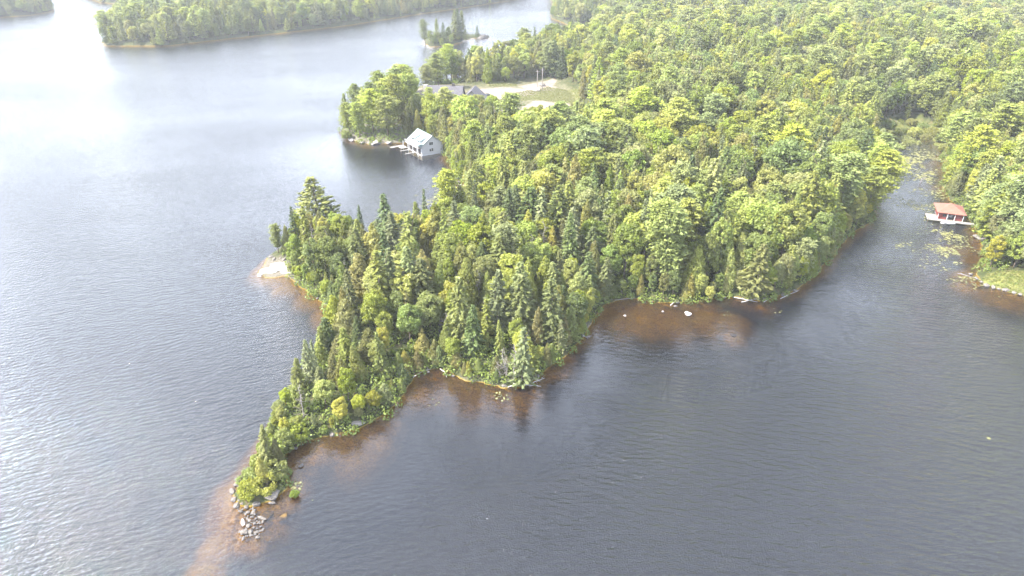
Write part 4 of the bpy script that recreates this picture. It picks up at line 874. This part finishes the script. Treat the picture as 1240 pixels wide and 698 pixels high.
# its dock fingers and swim platform
o = thing('dock', 'pale timber dock reaching along the lake side of the white boathouse', 'dock', (c0.x, c0.y, 0), ang)
MB().box(-2.8, -.25, 10.8, Ln+4.5, .30, .42).obj('deck', M['deck'], o)
MB().box(-5.4, -2.803, Ln+3.0, Ln+4.5, .30, .42).obj('walkway', M['deck'], o)
for q in ((-2.6, 11.2), (-2.6, 15.8), (-5.2, 15.8)): MB().tube([(q[0], q[1], -2), (q[0], q[1], .8)], [.09, .09], 8).obj('post', M['post'], o)
for yy in (4.2, 8.3):
    o = thing('dock', ('short dock finger before the gable end of the white boathouse', 'short dock finger between the two farther boat doors')[yy > 5], 'dock', (c0.x, c0.y, 0), ang, 'dock fingers of the white boathouse')
    MB().box(-4.2, -.25, yy, yy+.7, .25, .36).obj('deck', M['deck'], o)
    MB().tube([(-4.0, yy+.35, -2), (-4.0, yy+.35, .9)], [.09, .09], 8).obj('post', M['post'], o)
x, y = P(541, 182, .6)
o = thing('picnic_table', 'small pale table on the bank just past the gable of the white boathouse', 'table', (x, y, float(height(np.array([x]), np.array([y]))[0])), .4)
MB().box(-1, 1, -.4, .4, .72, .78).obj('tabletop', M['trim'], o)
for sx_ in (-1, 1): MB().box(sx_*.8-.05, sx_*.8+.05, -.35, .35, 0, .717).obj('leg', M['trim'], o); MB().box(-1, 1, sx_*.75-.14, sx_*.75+.14, .42, .46).obj('seat', M['trim'], o)

# ------------------------------------------------------------------ the red boathouse
c0 = Vector(P(1136, 265, .4)); c1 = Vector(P(1164, 268.5, .4)); ang = math.atan2((c1-c0).y, (c1-c0).x); Wd = (c1-c0).length; Dp = 6.0
o = thing('boathouse', 'small red boathouse with brown hipped roof on a pale floating dock', 'boathouse', (c0.x, c0.y, 0), ang)
wh = 2.35; mb = MB(); x1, x2 = Wd*.36, Wd*.66
mb.box(0, x1, 0, .12, .45, wh); mb.box(x2, Wd, 0, .12, .45, wh); mb.box(x1, x2, 0, .12, 1.95, wh); mb.box(0, .12, .12, Dp-.12, .45, wh); mb.box(Wd-.12, Wd, .12, Dp-.12, .45, wh); mb.box(0, Wd, Dp-.12, Dp, .45, wh)
mb.obj('wall', M['red'], o)
f = MB().box(x1, x2, 2.2, 2.3, .45, 1.95).obj('door', M['trim'], o); MB().box(x1+.5, x2-.5, 2.12, 2.19, .95, 1.5).obj('pane', M['glass'], f)
e = .75; rz0, rz1 = wh, wh+1.75; A_ = [(-e,-e,rz0),(Wd+e,-e,rz0),(Wd+e,Dp+e,rz0),(-e,Dp+e,rz0)]; r0, r1 = (Dp*.46, Dp/2, rz1), (Wd-Dp*.46, Dp/2, rz1)
mb = MB().add([*A_, r0, r1, *[(p[0], p[1], p[2]+.12) for p in A_]], [(6,7,5,4),(8,9,4,5),(7,8,5),(9,6,4),(0,3,2,1),(0,1,7,6),(1,2,8,7),(2,3,9,8),(3,0,6,9)]); mb.obj('roof', M['brown'], o)
MB().box(Wd*.16, Wd*.16+.8, -.06, -.003, 1.2, 1.9).obj('window', M['glass'], o)
for xx in (-.3, x1-.06, x2+.06, Wd+.15): MB().box(xx-.06, xx+.06, -.5, -.38, .44, wh-.05).obj('post', M['trim'], o)
o = thing('dock', 'pale grey dock wrapped round the red boathouse', 'dock', (c0.x, c0.y, 0), ang)
MB().box(-2.7, -.06, -1.5, 3.2, .28, .43).obj('deck', M['deck'], o); MB().box(-.06, Wd+3.8, -1.5, -.1, .28, .43).obj('walkway', M['deck'], o); MB().box(.0, Wd, -.1, Dp, .15, .40).obj('floor', M['deck'], o)
for q in ((-2.5,-1.3),(-2.5,3.0),(Wd/2,-1.35),(Wd+3.5,-1.3)): MB().tube([(*q, -2), (*q, .75)], [.08, .08], 8).obj('post', M['post'], o)
def hull(Lh, Wh, Hh):
    mb = MB(); n = 9; V_ = []; Fc = []
    for i in range(n):
        t = i/(n-1); x_ = (t-.5)*Lh; w_ = Wh/2*(1-abs(2*t-1)**2.6)+.02
        V_ += [(x_, -w_, Hh+.12*abs(2*t-1)), (x_, -w_*.6, .03), (x_, w_*.6, .03), (x_, w_, Hh+.12*abs(2*t-1)), (x_, w_*.82, Hh-.02+.1*abs(2*t-1)), (x_, w_*.5, .12), (x_, -w_*.5, .12), (x_, -w_*.82, Hh-.02+.1*abs(2*t-1))]
    for i in range(n-1):
        for k in range(8): a = i*8+k; b = i*8+(k+1) % 8; Fc.append((a, b, b+8, a+8))
    Fc += [tuple(range(7, -1, -1)), tuple((n-1)*8+k for k in range(8))]
    return mb.add(V_, Fc)
lx = c0 + Vector((math.cos(ang), math.sin(ang)))*(Wd*.40) + Vector((math.sin(ang), -math.cos(ang)))*(-.0+2.1)
o = thing('rowing_boat', 'small white rowing boat lying before the open bay of the red boathouse', 'boat', (lx.x, lx.y, .02), ang+.12)
hull(3.6, 1.3, .42).obj('hull', M['boat'], o)
for xx in (-.8, .5): MB().box(xx-.12, xx+.12, -.5, .5, .30, .34).obj('seat', M['post'], o)

# ------------------------------------------------------------------ the cottage, its car and the poles
gz = 2.9; x, y = P(546, 129, gz)
o = thing('cottage', 'long low cottage with dark grey cross-gabled roof among pines', 'cottage', (x, y, gz), R(-6))
def wing(x0, x1, y0, y1, wh, rh, along, par, nm='wing'):
    mb = MB()
    if along == 'x':
        ym = (y0+y1)/2; mb.add([(x0,y0,0),(x1,y0,0),(x1,y1,0),(x0,y1,0),(x0,y0,wh),(x1,y0,wh),(x1,y1,wh),(x0,y1,wh),(x0,ym,rh),(x1,ym,rh)], [(0,1,5,4),(2,3,7,6),(0,4,8,7,3),(1,2,6,9,5),(4,5,9,8),(6,7,8,9),(0,3,2,1)])
        r_ = MB().slab([(x0-.6,y0-.6,wh-.25),(x1+.6,y0-.6,wh-.25),(x1+.6,ym,rh+.25),(x0-.6,ym,rh+.25)], .2).slab([(x0-.6,y1+.6,wh-.25),(x1+.6,y1+.6,wh-.25),(x1+.6,ym,rh+.25),(x0-.6,ym,rh+.25)], .2)
    else:
        xm = (x0+x1)/2; mb.prism([(x0,0),(x1,0),(x1,wh),(xm,rh),(x0,wh)], y0, y1)
        r_ = MB().slab([(x0-.6,y0-.6,wh-.25),(x0-.6,y1+.6,wh-.25),(xm,y1+.6,rh+.25),(xm,y0-.6,rh+.25)], .2).slab([(x1+.6,y0-.6,wh-.25),(x1+.6,y1+.6,wh-.25),(xm,y1+.6,rh+.25),(xm,y0-.6,rh+.25)], .2)
    w_ = mb.obj(nm, M['stone'], par); r_.obj('roof', M['shingle'], w_); return w_
wing(-11.5, 4, 1, 10, 3.2, 7.2, 'x', o, 'main_wing'); wing(-6, 1.5, -4.0, 6, 3.1, 6.6, 'y', o, 'front_wing'); wing(4.6, 14, -2.5, 7.5, 3.0, 7.0, 'y', o, 'garage_wing')
MB().box(-11.9, -10.4, 2.5, 4.2, 0, 8.0).obj('chimney', M['stone'], o); MB().box(-.2, .9, 5.2, 6.2, 5.5, 8.3).obj('chimney', M['dark'], o)
for xx in (-4.8, -1.6): f = MB().box(xx, xx+1.5, -4.09, -4.003, .9, 2.3).obj('window', M['trim'], o); MB().box(xx+.1, xx+1.4, -4.15, -4.093, 1.0, 2.2).obj('pane', M['glass'], f)
for xx in (6.0, 10.0): MB().box(xx, xx+2.8, -2.6, -2.503, .05, 2.4).obj('garage_door', M['trim'], o)
gx_, gy_ = P(591, 118, gz)
def car(x, y, z, rot, label):
    o = thing('parked_car', label, 'car', (x, y, z), rot)
    prof = [(-2.3,.35),(2.3,.35),(2.35,.75),(1.3,.98),(.6,1.5),(-1.5,1.55),(-2.2,1.05),(-2.35,.8)]
    b = MB().prism(prof, -.9, .9).obj('body', M['car'], o, bevel=.05)
    for s_ in (-1, 1): MB().prism([(-1.75,1.05),(1.0,1.05),(.5,1.42),(-1.4,1.46)], s_*.905-.01, s_*.905+.01).obj('window', M['glass'], o)
    MB().slab([(1.34,-.78,1.02),(1.34,.78,1.02),(.68,.78,1.5),(.68,-.78,1.5)], .02).obj('windscreen', M['glass'], o)
    for xx in (-1.45, 1.45):
        for s_ in (-1, 1):
            w_ = MB().tube([(xx, s_*.74, .34), (xx, s_*.94, .34)], [.34, .34], 16).obj('wheel', M['tyre'], o); MB().tube([(xx, s_*.945, .34), (xx, s_*.96, .34)], [.2, .2], 12).obj('rim', M['lamp'], w_)
    for s_ in (-1, 1): MB().box(2.36, 2.39, s_*.65-.16, s_*.65+.16, .6, .74).obj('headlight', M['lamp'], o)
car(gx_, gy_, gz+.02, R(40), 'dark car parked on the pale drive beside the cottage'); gx_, gy_ = P(588, 121, gz); car(gx_-1.0, gy_-2.5, gz+.02, R(35), 'second dark car parked nearer than the other on the drive')
for i, (u, v, h, lab) in enumerate([(650.5, 111, 9.5, 'pale wooden power pole behind the gravel clearing'), (656.5, 110, 10, 'darker wooden power pole just right of the pale one')]):
    x, y = P(u, v, gz); o = thing('utility_pole', lab, 'utility pole', (x, y, gz)); MB().tube([(0,0,-.5),(0,0,h)], [.13,.09], 8).obj('pole', M['dead'], o, smooth=True)
    MB().box(-.9, .9, -.06, .06, h-.8, h-.65).obj('crossarm', M['dead'], o)

# ------------------------------------------------------------------ summer haze
hz_ = MB().box(-2700, 2700, -500, 3900, -10.5, 76)
hm = bpy.data.materials.new('haze'); hm.use_nodes = True; t = hm.node_tree; t.nodes.clear(); ho = t.nodes.new('ShaderNodeOutputMaterial'); pv = t.nodes.new('ShaderNodeVolumePrincipled')
pv.inputs['Color'].default_value = (0.93, 0.96, 1.0, 1); pv.inputs['Density'].default_value = 0.00017; pv.inputs['Anisotropy'].default_value = 0.1
t.links.new(pv.outputs[0], ho.inputs['Volume'])
setp(hz_.obj('haze', hm), 'pale summer haze over the lake and woods', 'haze', None, 'stuff')
print('TREES', {k: len(v) for k, v in by.items()}, 'OBJECTS', len(bpy.data.objects))
